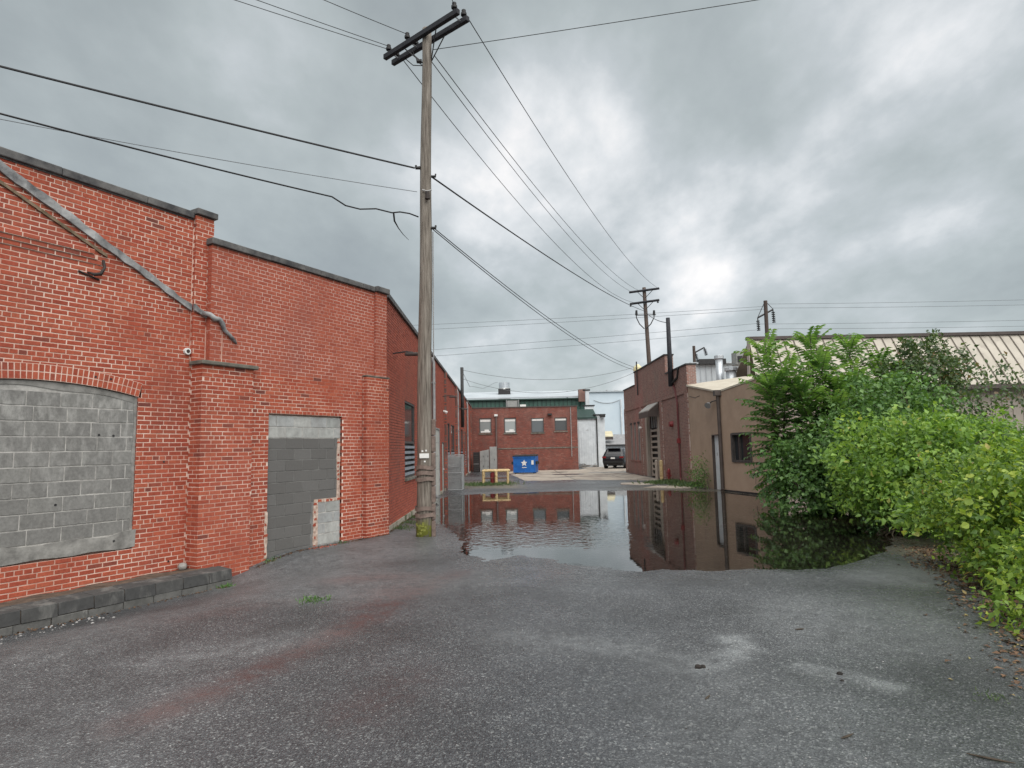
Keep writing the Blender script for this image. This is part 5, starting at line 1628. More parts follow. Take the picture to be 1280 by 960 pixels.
for k in range(12):
    a = rng.uniform(-2.8, -0.6); z = rng.uniform(0.02, 0.3)
    q0 = on_pole(z)[0]
    m_.box((q0.x + math.cos(a) * 0.172, q0.y + math.sin(a) * 0.172, z), (0.02, 0.05, 0.05), a)
m_.build('moss', 'moss', UP, kind='stuff')

P2 = thing('utility_pole', (11.4, 52, 0), 'leaning far utility pole with two crossarms rising behind the brick workshop', 'utility pole')
t0, b0 = at(805, 359.5, 52), at(811.5, 455, 52)
dirv = (b0 - t0) / (b0.z - t0.z)
bb0 = t0 + dirv * (0 - t0.z)
MB().tube([(bb0.x, 52, 0), tuple(t0)], [0.21, 0.15], 10).build('pole_shaft', 'wood_brown', P2, smooth=True)
arms2 = []
for l, r_ in (((786.5, 365.5), (824, 360.5)), ((787.5, 380), (824, 375))):
    a, c = at(*l, 51.75), at(*r_, 51.75)
    MB().tube([a, c], 0.1, 4).build('crossarm', 'wood_dark', P2)
    arms2.append((a, c))
    for t in ((0.02, 0.5, 0.95) if l[1] > 370 else ()):
        q = a + (c - a) * t
        MB().tube([q, q + Vector((0, 0, -0.22))], [0.05, 0.09], 6).build('insulator', 'black', P2)
    mid = (a + c) / 2
    for sg in (-0.7, 0.7):
        MB().tube([mid + Vector((sg, 0, 0)), mid + Vector((sg * 0.08, 0, -0.65))], 0.025, 4).build('arm_brace', 'black', P2)
for sg in (-1, 1):
    c_ = at(806.5, 394, 51.7)
    MB().tube([at(806.5 + sg * 1, 411, 51.7), at(806.5 + sg * 7, 405, 51.7), at(806.5 + sg * 11, 397, 51.7), at(806.5 + sg * 11, 390, 51.7)], 0.045, 5).build('riser_cable', 'black', P2)
    MB().tube([at(806.5 + sg * 11, 394, 51.7), at(806.5 + sg * 11, 388, 51.7)], [0.12, 0.09], 6).build('pothead', 'black', P2)
MB().tube([at(795, 394, 51.7), at(820, 393.5, 51.7)], 0.04, 5).build('riser_arm', 'black', P2)

RP = thing('mast_post', FW_.P(S(31.0), 0.15, 5), 'plain dark brown wooden mast fixed to the workshop parapet', 'post')
MB().tube([FW_.P(S(31.0), 0.16, 4.75), FW_.P(S(31.0), 0.16, 8.2)], [0.125, 0.10], 10).build('mast', 'wood_dark', RP, smooth=True)
MB().tube([FW_.P(S(30.9), 0.12, 4.9), FW_.P(S(30.2), 0.05, 5.1), FW_.P(S(30.0), 0.05, 5.5)], 0.06, 6).build('stay_bracket', 'black', RP)
FP = thing('flue_post', FS.P(24.5, 0.2, 3.3), 'thin black flue rising above the roof of the long side wall', 'flue')
MB().tube([FS.P(24.5, 0.16, 3.2), FS.P(24.5, 0.16, 6.9)], 0.1, 8).build('flue_pipe', 'black', FP, smooth=True)
MB().fbox(FS, 24.35, 24.65, 0.0, 0.28, 4.3, 4.38).build('flue_clamp', 'iron', FP)

for (u, v0, v1, lab, side, grp) in ((957.5, 376, 430, 'dark railway mast with two hanging insulators behind the tan metal roof', 0, None), (868, 432.5, 470, 'short dark railway mast with one long bracket behind the workshop', 1, None)):
    Y = 95.0
    a, c = at(u - 0.8, v0, Y), at(u, v1, Y)
    T = thing('railway_mast', (c.x, Y, 0), lab, 'mast')
    MB().tube([(c.x, Y, 0), tuple(a)], [(0.34, 0.27)[side], (0.3, 0.22)[side]], 8).build('mast', 'wood_brown', T)
    if side == 0:
        MB().tube([at(947.5, 397, Y), at(966, 387, Y)], 0.14, 5).build('bracket_arm', 'black', T)
        MB().tube([at(956, 377, Y), at(947.5, 396, Y)], 0.05, 4).build('stay', 'black', T)
        MB().tube([at(957, 377, Y), at(966, 386, Y)], 0.05, 4).build('stay', 'black', T)
        ends = ((947, 397, 948.5, 413), (966, 386, 967.5, 403))
    else:
        MB().tube([at(868, 441, Y), at(880, 434.5, Y)], 0.12, 5).build('bracket_arm', 'black', T)
        ends = ((869, 440, 872, 452), (880, 434, 883, 444))
    for x0, y0, x1, y1 in ends:
        p, q = at(x0, y0, Y), at(x1, y1, Y)
        m_ = MB(); m_.tube([p, q], 0.09, 5)
        for t in np.linspace(0.25, 0.95, 6):
            w_ = p + (q - p) * float(t)
            m_.tube([w_, w_ + (q - p) * 0.06], 0.26, 6)
        m_.build('insulator', 'black', T)


# ------------------------------------------------------------------ wires
def wire(pts, r, label, mat='wire', sag=0.0, group=None, n=14, name='overhead_wire'):
    a, c = Vector(pts[0]), Vector(pts[-1])
    if len(pts) == 2:
        P_ = [a + (c - a) * (k / n) + Vector((0, 0, -4 * sag * (k / n) * (1 - k / n))) for k in range(n + 1)]
    else:
        P_ = [Vector(p) for p in pts]
    o = MB().tube(P_, r, 5).build(name, mat)
    return tag(o, label, 'wire', group)


def beyond(p, q, k):
    return q + (q - p) * k


pz = lambda z: on_pole(z)[0]
q = atz(0, 78, 8.35)
wire([pz(8.19) + Vector((-0.25, -0.05, 0)), beyond(pz(8.19), q, 0.6)], 0.02, 'thick black cable from pole to left edge, uppermost of the three over the roof', sag=0.05)
q = atz(45, 150, 7.8)
wire([pz(7.65) + Vector((-0.2, 0, 0)), beyond(pz(7.65), q, 0.6)], 0.007, 'hair thin wire running left from the pole between two thick cables', 'wire_far', sag=0.1)
q = atz(0, 138, 7.35)
qq = beyond(atz(415, 246, 7.25), q, 0.5)
A_ = [qq + (atz(415, 246, 7.25) - qq) * (k / 16) + Vector((0, 0, -4 * 0.06 * (k / 16) * (1 - k / 16))) for k in range(17)]
A_ += [atz(432, 257, 7.17), atz(450, 261.5, 7.15), atz(470, 261, 7.15), atz(490, 266, 7.12), atz(500, 265, 7.12), atz(512, 267, 7.1), pz(7.05) + Vector((-0.16, -0.03, 0))]
wire(A_, 0.017, 'thick black service cable that droops in a splice left of the pole')
tag(MB().tube([atz(492, 267, 7.1), atz(493, 276, 7.02), atz(498, 285, 6.95), atz(504, 293, 6.88), atz(511, 300, 6.8)], [0.022, 0.02, 0.012, 0.008, 0.004], 5).build('cable_tail', 'wire'), 'short loose cable tail hanging below the splice left of the pole', 'cable')
for k, (u, v, lab) in enumerate(((300, 0, 'lower of two close thin wires from crossarm to top edge'), (327, 0, 'upper of two close thin wires from crossarm to top edge'), (410, 0, 'single thin wire from middle insulator to top edge'), (566, 0, 'short thin wire above the right tip of the crossarm'))):
    a = (INS[3], INS[0], INS[1], INS[2])[k]
    q = atz(u, v, 11.62)
    wire([a, beyond(a, q, 1.5)], 0.008, lab, sag=0.04)
q = atz(925, 0, 11.3)
wire([pz(11.06) + Vector((0.15, 0, 0)), beyond(pz(11.06), q, 1.0)], 0.008, 'thin wire running right from the pole top across to the top edge', sag=0.05)
e2 = [arms2[0][1] + Vector((-0.2, 0, 0.1)), arms2[0][0] + Vector((0.9, 0, 0.1)), arms2[0][0] + Vector((0.1, 0, 0.1)), arms2[1][0] + Vector((0.4, 0, 0.1))]
for a, q, sg, lab in ((INS[5], e2[0], 0.9, 'thin line between the two utility poles, from the right crossarm tip'), (INS[1] + Vector((0.6, 0.2, -0.4)), e2[1], 0.9, 'thin line between the two utility poles, second from right'),
                      (INS[4], e2[2], 0.9, 'thin line between the two utility poles, third from right'), (INS[3], e2[3], 1.3, 'thin line between the two utility poles, leftmost and lowest of the high ones')):
    wire([a, q], 0.011, lab, sag=sg, n=24)
wire([pz(7.98) + Vector((0.15, 0, 0)), at(806, 389, 51.8)], 0.02, 'thick cable falling from the near pole to the far pole', sag=0.35, n=24)
wire([at(806, 389, 51.8), FW_.P(S(31.0), 0.16, 7.95)], 0.02, 'short cable from far pole to the brown mast', sag=0.2)
for k, (v, lab) in enumerate(((463, 'lower of a pair of service wires from near pole to the workshop'), (460, 'upper of a pair of service wires from near pole to the workshop'))):
    wire([pz(6.76 + 0.05 * k) + Vector((0.17, 0, 0)), at(791 + 2 * k, v - 1, 40.5)], 0.011, lab, sag=0.45, n=24)
fl0 = Vector(FS.P(24.5, 0.16, 6.8))
for du, v1, sg, lab in ((0, 455.5, 0.7, 'faint wire from flue to the workshop, upper of the pair'), (0, 462, 1.1, 'faint wire from flue to the workshop, lower of the pair')):
    wire([fl0 + Vector((0, 0, -0.05 if sg < 1 else -0.6)), at(792, v1 + 4, 41)], 0.012, lab, 'wire_far', sag=sg, n=20)
wire([fl0 + Vector((0, 0, -0.1)), fl0 + Vector((0.4, 1.0, -1.0)), at(590, 483, 44), at(604, 485.5, 46), at(612, 482, 47), at(618, 478.5, 49), at(622, 478, 51)], 0.012, 'slack loop of wire hanging right of the flue', 'wire_far')
for k, (ua, va, ub, vb, lab) in enumerate(((380, 412, 955, 383, 'railway wire left of the mast, first from the top'), (380, 419, 955, 386.5, 'railway wire left of the mast, second from the top'), (380, 448, 950, 404, 'railway wire left of the mast, third from the top'), (380, 456, 950, 412, 'railway wire left of the mast, lowest of four'),
                          (957, 380, 1500, 368, 'railway wire right of the mast, first from the top'), (966, 385, 1500, 375, 'railway wire right of the mast, second from the top'), (950, 405, 1500, 394, 'railway wire right of the mast, third from the top'), (968, 411, 1500, 402, 'railway wire right of the mast, lowest of four'))):
    wire([at(ua, va, 95), at(ub, vb, 95)], 0.026, lab, 'wire_far', sag=0.25, group=None, n=16)

# ------------------------------------------------------------------ things in the yard
# dumpster
p, q = atz(641.5, 592, 0.06), atz(670, 592, 0.06)
DY = (p.y + q.y) / 2
DP = thing('dumpster', ((p.x + q.x) / 2, DY + 0.6, 0.06), 'blue steel dumpster with black lids and white emblem against brick wall', 'dumpster')
ang = math.atan2(q.y - p.y, q.x - p.x) * 0.4
X0, wid, z0 = (p.x + q.x) / 2, (q.x - p.x), 0.12


def L_(x, y, z):
    return (X0 + x * math.cos(ang) - y * math.sin(ang), DY + x * math.sin(ang) + y * math.cos(ang), z0 + z)


h = 1.12
MB().hexa([L_(-wid / 2, 0, 0), L_(wid / 2, 0, 0), L_(wid / 2, 1.2, 0), L_(-wid / 2, 1.2, 0), L_(-wid / 2, -0.04, h), L_(wid / 2, -0.04, h), L_(wid / 2, 1.35, h + 0.06), L_(-wid / 2, 1.35, h + 0.06)]).build('body', 'blue', DP, bevel=0.015)
MB().hexa([L_(-wid / 2 - 0.03, -0.08, h - 0.05), L_(wid / 2 + 0.03, -0.08, h - 0.05), L_(wid / 2 + 0.03, 0, h - 0.05), L_(-wid / 2 - 0.03, 0, h - 0.05), L_(-wid / 2 - 0.03, -0.08, h + 0.03), L_(wid / 2 + 0.03, -0.08, h + 0.03), L_(wid / 2 + 0.03, 0, h + 0.03), L_(-wid / 2 - 0.03, 0, h + 0.03)]).build('rim', 'blue', DP)
MB().hexa([L_(-wid / 2, -0.065, 0.02), L_(wid / 2, -0.065, 0.02), L_(wid / 2, 0, 0.02), L_(-wid / 2, 0, 0.02), L_(-wid / 2, -0.065, 0.1), L_(wid / 2, -0.065, 0.1), L_(wid / 2, 0, 0.1), L_(-wid / 2, 0, 0.1)]).build('bottom_rail', 'blue', DP)
for sx in (-1, 1):
    x0, x1 = sx * 0.02, sx * (wid / 2 + 0.02)
    MB().hexa([L_(min(x0, x1), -0.1, h + 0.035), L_(max(x0, x1), -0.1, h + 0.035), L_(max(x0, x1), 1.3, h + 0.095), L_(min(x0, x1), 1.3, h + 0.095), L_(min(x0, x1), -0.1, h + 0.1), L_(max(x0, x1), -0.1, h + 0.1), L_(max(x0, x1), 1.3, h + 0.16), L_(min(x0, x1), 1.3, h + 0.16)]).build('lid', 'black', DP)
    MB().box(L_(sx * (wid / 2 + 0.07), 0.5, h * 0.62), (0.12, 0.9, 0.2), ang).build('fork_pocket', 'black', DP)
    for y in (0.15, 1.0):
        MB().tube([L_(sx * (wid / 2 - 0.15) - 0.04, y, -0.05), L_(sx * (wid / 2 - 0.15) + 0.04, y, -0.05)], 0.07, 10).build('wheel', 'tyre', DP)
star = []
for k in range(10):
    r = 0.24 if k % 2 == 0 else 0.12
    t = math.pi / 2 + k * math.pi / 5
    star.append(L_(0.0 + r * math.cos(t), -0.047, 0.68 + r * math.sin(t)))
MB().prism(star, (0, -0.004, 0)).build('white_emblem', 'white', DP)
m_ = MB()
for k in range(6):
    m_.box(L_(-0.14 + k * 0.056, -0.035, 0.37), (0.04, 0.02, 0.06), ang)
m_.build('emblem_lettering', 'white', DP)
MB().box(L_(wid / 2 - 0.2, -0.052, 0.72), (0.16, 0.012, 0.3), ang).build('sticker', 'white', DP)

# yellow pipe guard with the red pipe in it
p, q = atz(604, 606, 0.04), atz(635, 605, 0.04)
BY = (p.y + q.y) / 2
BR = thing('pipe_barrier', ((p.x + q.x) / 2, BY, 0), 'peeling yellow pipe guard rail standing on weedy ground before the dumpster', 'barrier')
bz = at(620, 588.5, BY).z
MB().tube([(p.x - 0.05, BY, bz), (q.x + 0.12, BY, bz)], 0.06, 8).build('top_rail', 'yellow', BR)
MB().tube([(p.x + 0.0, BY + 0.9, bz), (q.x + 0.05, BY + 0.9, bz)], 0.06, 8).build('top_rail', 'yellow', BR)
for x in (p.x, q.x):
    MB().tube([(x, BY - 0.02, bz), (x, BY + 0.92, bz)], 0.055, 8).build('side_rail', 'yellow', BR)
    MB().tube([(x, BY, -0.05), (x, BY, bz)], 0.06, 8).build('leg', 'yellow', BR)
    MB().tube([(x, BY + 0.9, -0.05), (x, BY + 0.9, bz)], 0.06, 8).build('leg', 'yellow', BR)
x = at(620.3, 600, BY).x
MB().tube([(x, BY - 0.14, -0.05), (x, BY - 0.14, bz)], 0.075, 8).build('leg', 'yellow', BR)
MB().tube([(p.x, BY - 0.01, 0.36), (q.x, BY - 0.01, 0.36)], 0.03, 6).build('lower_rail', 'rust', BR)
x = at(616, 600, BY).x
RB = thing('bollard', (x, BY, 0), 'thick red bollard inside the yellow pipe guard', 'bollard')
MB().tube([(x, BY + 0.1, -0.05), (x, BY + 0.1, bz - 0.12), (x, BY + 0.1, bz - 0.07)], [0.13, 0.13, 0.07], 12).build('post', 'redpaint', RB)

# cage of grey mesh by the left wall
p, q = atz(557, 613.5, 0.02), atz(578, 612.5, 0.02)
CY = (p.y + q.y) / 2
CW = q.x - p.x
ch_ = at(568, 569, CY).z
CG = thing('mesh_cage', ((p.x + q.x) / 2, CY + 0.5, 0.02), 'upright grey wire mesh cage standing at the left wall by the puddle', 'cage')
fr = MB()
for x in (p.x, q.x):
    for y in (CY, CY + 1.0):
        fr.tube([(x, y, 0), (x, y, ch_)], 0.025, 6)
for z in (0.05, ch_ / 2, ch_):
    for y in (CY, CY + 1.0):
        fr.tube([(p.x, y, z), (q.x, y, z)], 0.02, 6)
    for x in (p.x, q.x):
        fr.tube([(x, CY, z), (x, CY + 1.0, z)], 0.02, 6)
fr.build('cage_frame', 'mesh_grey', CG)
ms = MB()
k = 0
for i in range(1, 16):
    x = p.x + CW * i / 16
    ms.tube([(x, CY - 0.006, 0.05), (x, CY - 0.006, ch_)], 0.006, 4)
    y = CY + 1.0 * i / 16
    ms.tube([(q.x + 0.006, y, 0.05), (q.x + 0.006, y, ch_)], 0.006, 4)
for i in range(1, 30):
    z = 0.05 + (ch_ - 0.05) * i / 30
    ms.tube([(p.x, CY - 0.012, z), (q.x, CY - 0.012, z)], 0.006, 4)
    ms.tube([(q.x + 0.012, CY, z), (q.x + 0.012, CY + 1, z)], 0.006, 4)
ms.build('wire_mesh', 'mesh_grey', CG, kind='stuff')
MB().box(((p.x + q.x) / 2, CY + 0.5, ch_ / 2), (CW - 0.1, 0.86, ch_ - 0.12)).build('wrapped_load', M('wrapped load', (0.33, 0.34, 0.345), (0.46, 0.47, 0.47), scale=4, rough=0.4), CG, bevel=0.03)
for z, dz in ((0.45, 0.03), (0.62, -0.02), (1.05, 0.12), (1.12, -0.03)):
    MB().tube([(p.x, CY - 0.03, z), ((p.x + q.x) / 2, CY - 0.03, z - 0.05), (q.x, CY - 0.03, z + dz)], 0.007, 4).build('strap', 'mesh_grey', CG)
for x in (p.x + 0.1, q.x - 0.1):
    MB().box((x, CY + 0.5, 0.03), (0.1, 1.0, 0.08)).build('skid', 'wood_brown', CG)

# grey cabinets by the office
YC = 49.5
for (u0_, u1_, v0, v1, nm, lab, mat, dpt) in ((599.5, 611.5, 562, 586.5, 'utility_cabinet', 'lower grey two door cabinet beside the black cooling unit', 'cabinet', 0.9), (611.8, 621, 558.5, 586.5, 'utility_cabinet', 'taller narrow grey cabinet against the office wall', 'cabinet', 0.7), (591.5, 599, 565.5, 586.5, 'cooling_unit', 'black louvred cooling unit in the corner of the yard', 'black', 0.8)):
    a, c = at(u0_, v0, YC), at(u1_, v1, YC)
    c.z = 0.05
    T = thing(nm, ((a.x + c.x) / 2, YC + dpt / 2, c.z), lab, 'cabinet' if nm != 'cooling_unit' else 'cooling unit')
    w_, h_ = c.x - a.x, a.z - c.z
    MB().hexa([(a.x, YC, c.z), (c.x, YC, c.z), (c.x, YC + dpt, c.z), (a.x, YC + dpt, c.z), (a.x, YC, a.z - (0.14 if 'lower' in lab else 0)), (c.x, YC, a.z), (c.x, YC + dpt, a.z), (a.x, YC + dpt, a.z - (0.14 if 'lower' in lab else 0))]).build('case', mat, T, bevel=0.015)
    if mat == 'cabinet':
        nn = 2 if w_ > 0.7 else 1
        for k in range(nn):
            for z0_, z1_2 in (((0.06, h_ * 0.48), (h_ * 0.5, h_ * 0.9)) if nn == 2 else ((0.06, h_ * 0.95),)):
                d_ = MB().box((a.x + w_ * (k + 0.5) / nn, YC - 0.015, c.z + (z0_ + z1_2) / 2), (w_ / nn - 0.05, 0.03, z1_2 - z0_)).build('door', mat, T)
                MB().box((a.x + w_ * (k + 0.5) / nn + 0.1, YC - 0.04, c.z + (z0_ + z1_2) / 2), (0.03, 0.03, 0.14)).build('handle', 'black', d_)
    else:
        for k in range(9):
            MB().box((a.x + w_ / 2, YC - 0.02, c.z + 0.12 + k * (h_ - 0.2) / 9), (w_ - 0.08, 0.04, 0.05)).build('slat', 'frame_dark', T)
        MB().box((a.x + w_ / 2, YC - 0.02, c.z + h_ * 0.42), (w_, 0.05, 0.05)).build('rail', 'pipe', T)

# two yellow bollards and a red standpipe by the workshop door
for k, (u, v, lab, h_) in enumerate(((824, 598, 'weathered tan bollard nearest the workshop door', 0.95), (830.5, 599.5, 'yellow bollard between the tan one and the red standpipe', 0.95))):
    g = FW_.P(S((33.9, 32.9)[k]), 0.35, 0)
    T = thing('bollard', g, lab, 'bollard', 'bollards beside the workshop door')
    MB().tube([(g[0], g[1], -0.05), (g[0], g[1], h_ + 0.08), (g[0], g[1], h_ + 0.14)], [0.09, 0.09, 0.04], 10).build('post', ('tan_wall', 'yellow')[k], T)
    MB().box((g[0], g[1], 0.0), (0.3, 0.3, 0.08)).build('base_plate', 'rust', T)
g = FW_.P(S(31.8), 0.25, 0)
T = thing('standpipe', g, 'red fire standpipe with two outlets at the foot of workshop wall', 'standpipe')
MB().tube([(g[0], g[1], -0.05), (g[0], g[1], 0.62), (g[0], g[1], 0.70)], [0.075, 0.075, 0.03], 10).build('riser', 'redpaint', T)
for dy in (-0.16, 0.16):
    MB().tube([(g[0], g[1], 0.5), (g[0] - 0.04, g[1] + dy, 0.5)], [0.05, 0.06], 8).build('outlet', 'redpaint', T)
MB().tube([(g[0], g[1], 0.30), (g[0], g[1], 0.36)], 0.13, 10).build('flange', 'redpaint', T)

# parked car, seen from behind
CX, CYR = at(766.5, 587, 51.5).x, 51.5
CA = thing('parked_car', (CX, CYR + 2.2, 0.05), 'dark grey sport utility car parked facing away at the end of the yard', 'car')
ca = math.radians(-24)


def K(x, y, z):
    return (CX + x * math.cos(ca) - y * math.sin(ca), CYR + x * math.sin(ca) + y * math.cos(ca), 0.05 + z)


sec = [(0.0, 0.35, 0.80, 0.80, 0.80, 0.84), (0.06, 0.28, 1.0, 1.0, 0.88, 0.84), (0.25, 0.24, 1.05, 1.20, 0.91, 0.80), (0.55, 0.24, 1.05, 1.62, 0.92, 0.66), (1.2, 0.24, 1.04, 1.68, 0.93, 0.67), (2.4, 0.24, 1.02, 1.64, 0.93, 0.66), (3.2, 0.24, 1.0, 1.25, 0.92, 0.70), (3.6, 0.24, 0.98, 1.0, 0.91, 0.80), (4.3, 0.26, 0.88, 0.9, 0.88, 0.78), (4.55, 0.35, 0.70, 0.72, 0.78, 0.7)]
m_ = MB()
vs, fs = [], []
for y, zb_, zm, zt_, wm, wt in sec:
    for x, z in ((-wm * 0.92, zb_), (-wm, zb_ + 0.28), (-wm * 0.985, zm), (-wt, zt_ - 0.05), (-wt * 0.8, zt_), (wt * 0.8, zt_), (wt, zt_ - 0.05), (wm * 0.985, zm), (wm, zb_ + 0.28), (wm * 0.92, zb_)):
        vs.append(K(x, y, z))
nn = 10
for i in range(len(sec) - 1):
    for k in range(nn):
        fs.append((i * nn + k, i * nn + (k + 1) % nn, (i + 1) * nn + (k + 1) % nn, (i + 1) * nn + k))
fs.append(tuple(reversed(range(nn)))); fs.append(tuple((len(sec) - 1) * nn + k for k in range(nn)))
body = m_.add(vs, fs).build('body', 'car', CA, smooth=False, bevel=0.02)
MB().hexa([K(-0.68, 0.245, 1.12), K(0.68, 0.245, 1.12), K(0.68, 0.30, 1.12), K(-0.68, 0.30, 1.12), K(-0.56, 0.515, 1.55), K(0.56, 0.515, 1.55), K(0.56, 0.60, 1.55), K(-0.56, 0.60, 1.55)]).build('rear_window', 'glass', CA)
for sx in (-1, 1):
    MB().hexa([K(sx * 0.925, 0.75, 1.10), K(sx * 0.93, 2.9, 1.08), K(sx * 0.80, 2.9, 1.08), K(sx * 0.80, 0.75, 1.10), K(sx * 0.70, 0.95, 1.56), K(sx * 0.70, 2.45, 1.55), K(sx * 0.6, 2.45, 1.55), K(sx * 0.6, 0.95, 1.56)]).build('side_window', 'glass', CA)
    MB().box(K(sx * 0.72, 0.03, 0.93), (0.32, 0.1, 0.13), ca).build('tail_lamp', 'taillight', CA)
    MB().box(K(sx * 1.0, 2.75, 1.05), (0.16, 0.1, 0.13), ca).build('wing_mirror', 'car', CA)
    for y in (0.85, 3.65):
        c_ = Vector(K(sx * 0.82, y, 0.33)); ax = Vector((math.cos(ca), math.sin(ca), 0)) * 0.12
        wt_ = MB().tube([c_ - ax, c_ - ax * 0.8, c_ + ax * 0.8, c_ + ax], [0.30, 0.345, 0.345, 0.30], 18).build('wheel', 'tyre', CA)
        MB().tube([c_ + ax * sx * 0.9, c_ + ax * sx * 1.04], 0.22, 14).build('rim', 'galv', wt_)
MB().box(K(0, -0.02, 0.52), (1.6, 0.12, 0.2), ca).build('bumper', 'tyre', CA, bevel=0.03)
MB().box(K(0, 0.0, 0.86), (0.34, 0.06, 0.12), ca).build('number_plate', 'white', CA)
MB().box(K(0, 0.42, 1.64), (1.05, 0.3, 0.05), ca).build('roof_spoiler', 'car', CA)
MB().tube([K(-0.45, 0.06, 0.28), K(-0.45, -0.08, 0.28)], 0.04, 8).build('exhaust', 'galv', CA)

# ------------------------------------------------------------------ vegetation
def leaf_arrays(pos, axis, nrm, length, width, tone, cup=0.12):
    """four triangles for each leaf, folded along the midrib"""
    n = len(pos)
    axis = axis / (np.linalg.norm(axis, axis=1, keepdims=True) + 1e-9)
    side = np.cross(axis, nrm)
    side /= (np.linalg.norm(side, axis=1, keepdims=True) + 1e-9)
    nn_ = np.cross(side, axis)
    L_ = length[:, None]
    W_ = (length * width)[:, None] * 0.5
    v = np.empty((n, 6, 3))
    v[:, 0] = pos
    v[:, 1] = pos + axis * L_ * 0.38 - side * W_ + nn_ * L_ * cup
    v[:, 2] = pos + axis * L_ * 0.40
    v[:, 3] = pos + axis * L_ * 0.38 + side * W_ + nn_ * L_ * cup
    v[:, 4] = pos + axis * L_ * 0.75 + side * W_ * 0.0 - nn_ * L_ * 0.02
    v[:, 5] = pos + axis * L_ - nn_ * L_ * 0.10
    t = np.array([[0, 2, 1], [0, 3, 2], [1, 2, 5], [2, 3, 5]])
    f = (np.arange(n)[:, None, None] * 6 + t[None]).reshape(-1, 3)
    return v.reshape(-1, 3), f, np.repeat(tone, 6)


def leaf_obj(name, chunks, mat, parent, kind=None, label=None):
    vs = np.concatenate([c[0] for c in chunks])
    off, fs = 0, []
    for c in chunks:
        fs.append(c[1] + off)
        off += len(c[0])
    fs = np.concatenate(fs)
    tn = np.concatenate([c[2] for c in chunks]).astype(np.float32)
    w = wloc(parent) if parent is not None else Vector((0, 0, 0))
    vs = vs - np.array([w.x, w.y, w.z])
    me = bpy.data.meshes.new(name)
    me.vertices.add(len(vs)); me.vertices.foreach_set('co', vs.ravel())
    me.loops.add(fs.size); me.loops.foreach_set('vertex_index', fs.ravel().astype(np.int32))
    me.polygons.add(len(fs)); me.polygons.foreach_set('loop_start', np.arange(0, fs.size, 3, dtype=np.int32))
    me.update()
    a = me.attributes.new('tone', 'FLOAT', 'POINT')
    a.data.foreach_set('value', tn)
    me.materials.append(MAT[mat])
    o = bpy.data.objects.new(name, me)
    COL.objects.link(o)
    if parent is not None:
        o.parent = parent
    return tag(o, label, None, None, kind)


def unit(v):
    return v / (np.linalg.norm(v, axis=1, keepdims=True) + 1e-9)


def shrub_leaves(blobs, nclump, per, size, width=0.6, tone=(0.1, 0.9), spread=0.22, zmin=0.02, inner=0.25, seed=1, droop=0.25):
    """leaves on twigs spread over the outside of a few lobes, some inside"""
    r = np.random.default_rng(seed)
    blobs = np.array(blobs, float)
    area = (blobs[:, 3] * blobs[:, 4] + blobs[:, 4] * blobs[:, 5] + blobs[:, 3] * blobs[:, 5])
    which = r.choice(len(blobs), nclump, p=area / area.sum())
    d = unit(r.normal(0, 1, (nclump, 3)))
    rad = np.where(r.random(nclump) < inner, r.uniform(0.45, 0.85, nclump), r.uniform(0.86, 1.10, nclump))
    lump = 1 + 0.22 * np.sin(d[:, 0] * 6 + which) * np.cos(d[:, 1] * 5 + 1.3 * which) + 0.14 * np.sin(d[:, 2] * 10 + which * 2)
    c = blobs[which, :3] + d * blobs[which, 3:6] * (rad * lump)[:, None]
    keep = c[:, 2] > zmin
    c, d, which = c[keep], d[keep], which[keep]
    n = len(c)
    ctone = r.uniform(tone[0], tone[1], n)
    tw = unit(d * 0.9 + r.normal(0, 0.5, (n, 3)) + np.array([0, 0, 0.3]))
    pos = np.repeat(c, per, 0) + np.repeat(tw, per, 0) * r.uniform(-spread, spread, (n * per, 1)) + r.normal(0, spread * 0.35, (n * per, 3))
    ax = unit(np.repeat(d, per, 0) * 0.5 + r.normal(0, 0.75, (n * per, 3)) + np.array([0, 0, -droop]))
    nr = unit(np.repeat(d, per, 0) * 0.6 + r.normal(0, 0.6, (n * per, 3)) + np.array([0, 0, 0.75]))
    ln = size * r.uniform(0.45, 1.4, n * per)
    tn = np.clip(np.repeat(ctone, per) + r.normal(0, 0.17, n * per), 0, 1)
    ok = pos[:, 2] > zmin
    return leaf_arrays(pos[ok], ax[ok], nr[ok], ln[ok], width, tn[ok]), c


def stems(parent, base, targets, r0_=0.035, name='stem', n=6, seed=3):
    r = np.random.default_rng(seed)
    for t in targets:
        b0_ = np.array(base) + np.array([*r.normal(0, 0.25, 2), 0])
        t = np.array(t)
        pts = []
        for k in range(7):
            f = k / 6
            p = b0_ + (t - b0_) * np.array([f ** 1.3, f ** 1.3, f]) + r.normal(0, 0.03, 3) * (0 < k < 6)
            pts.append(p)
        MB().tube(pts, [r0_ * (1 - 0.8 * k / 6) for k in range(7)], n).build(name, 'bark', parent, smooth=True)


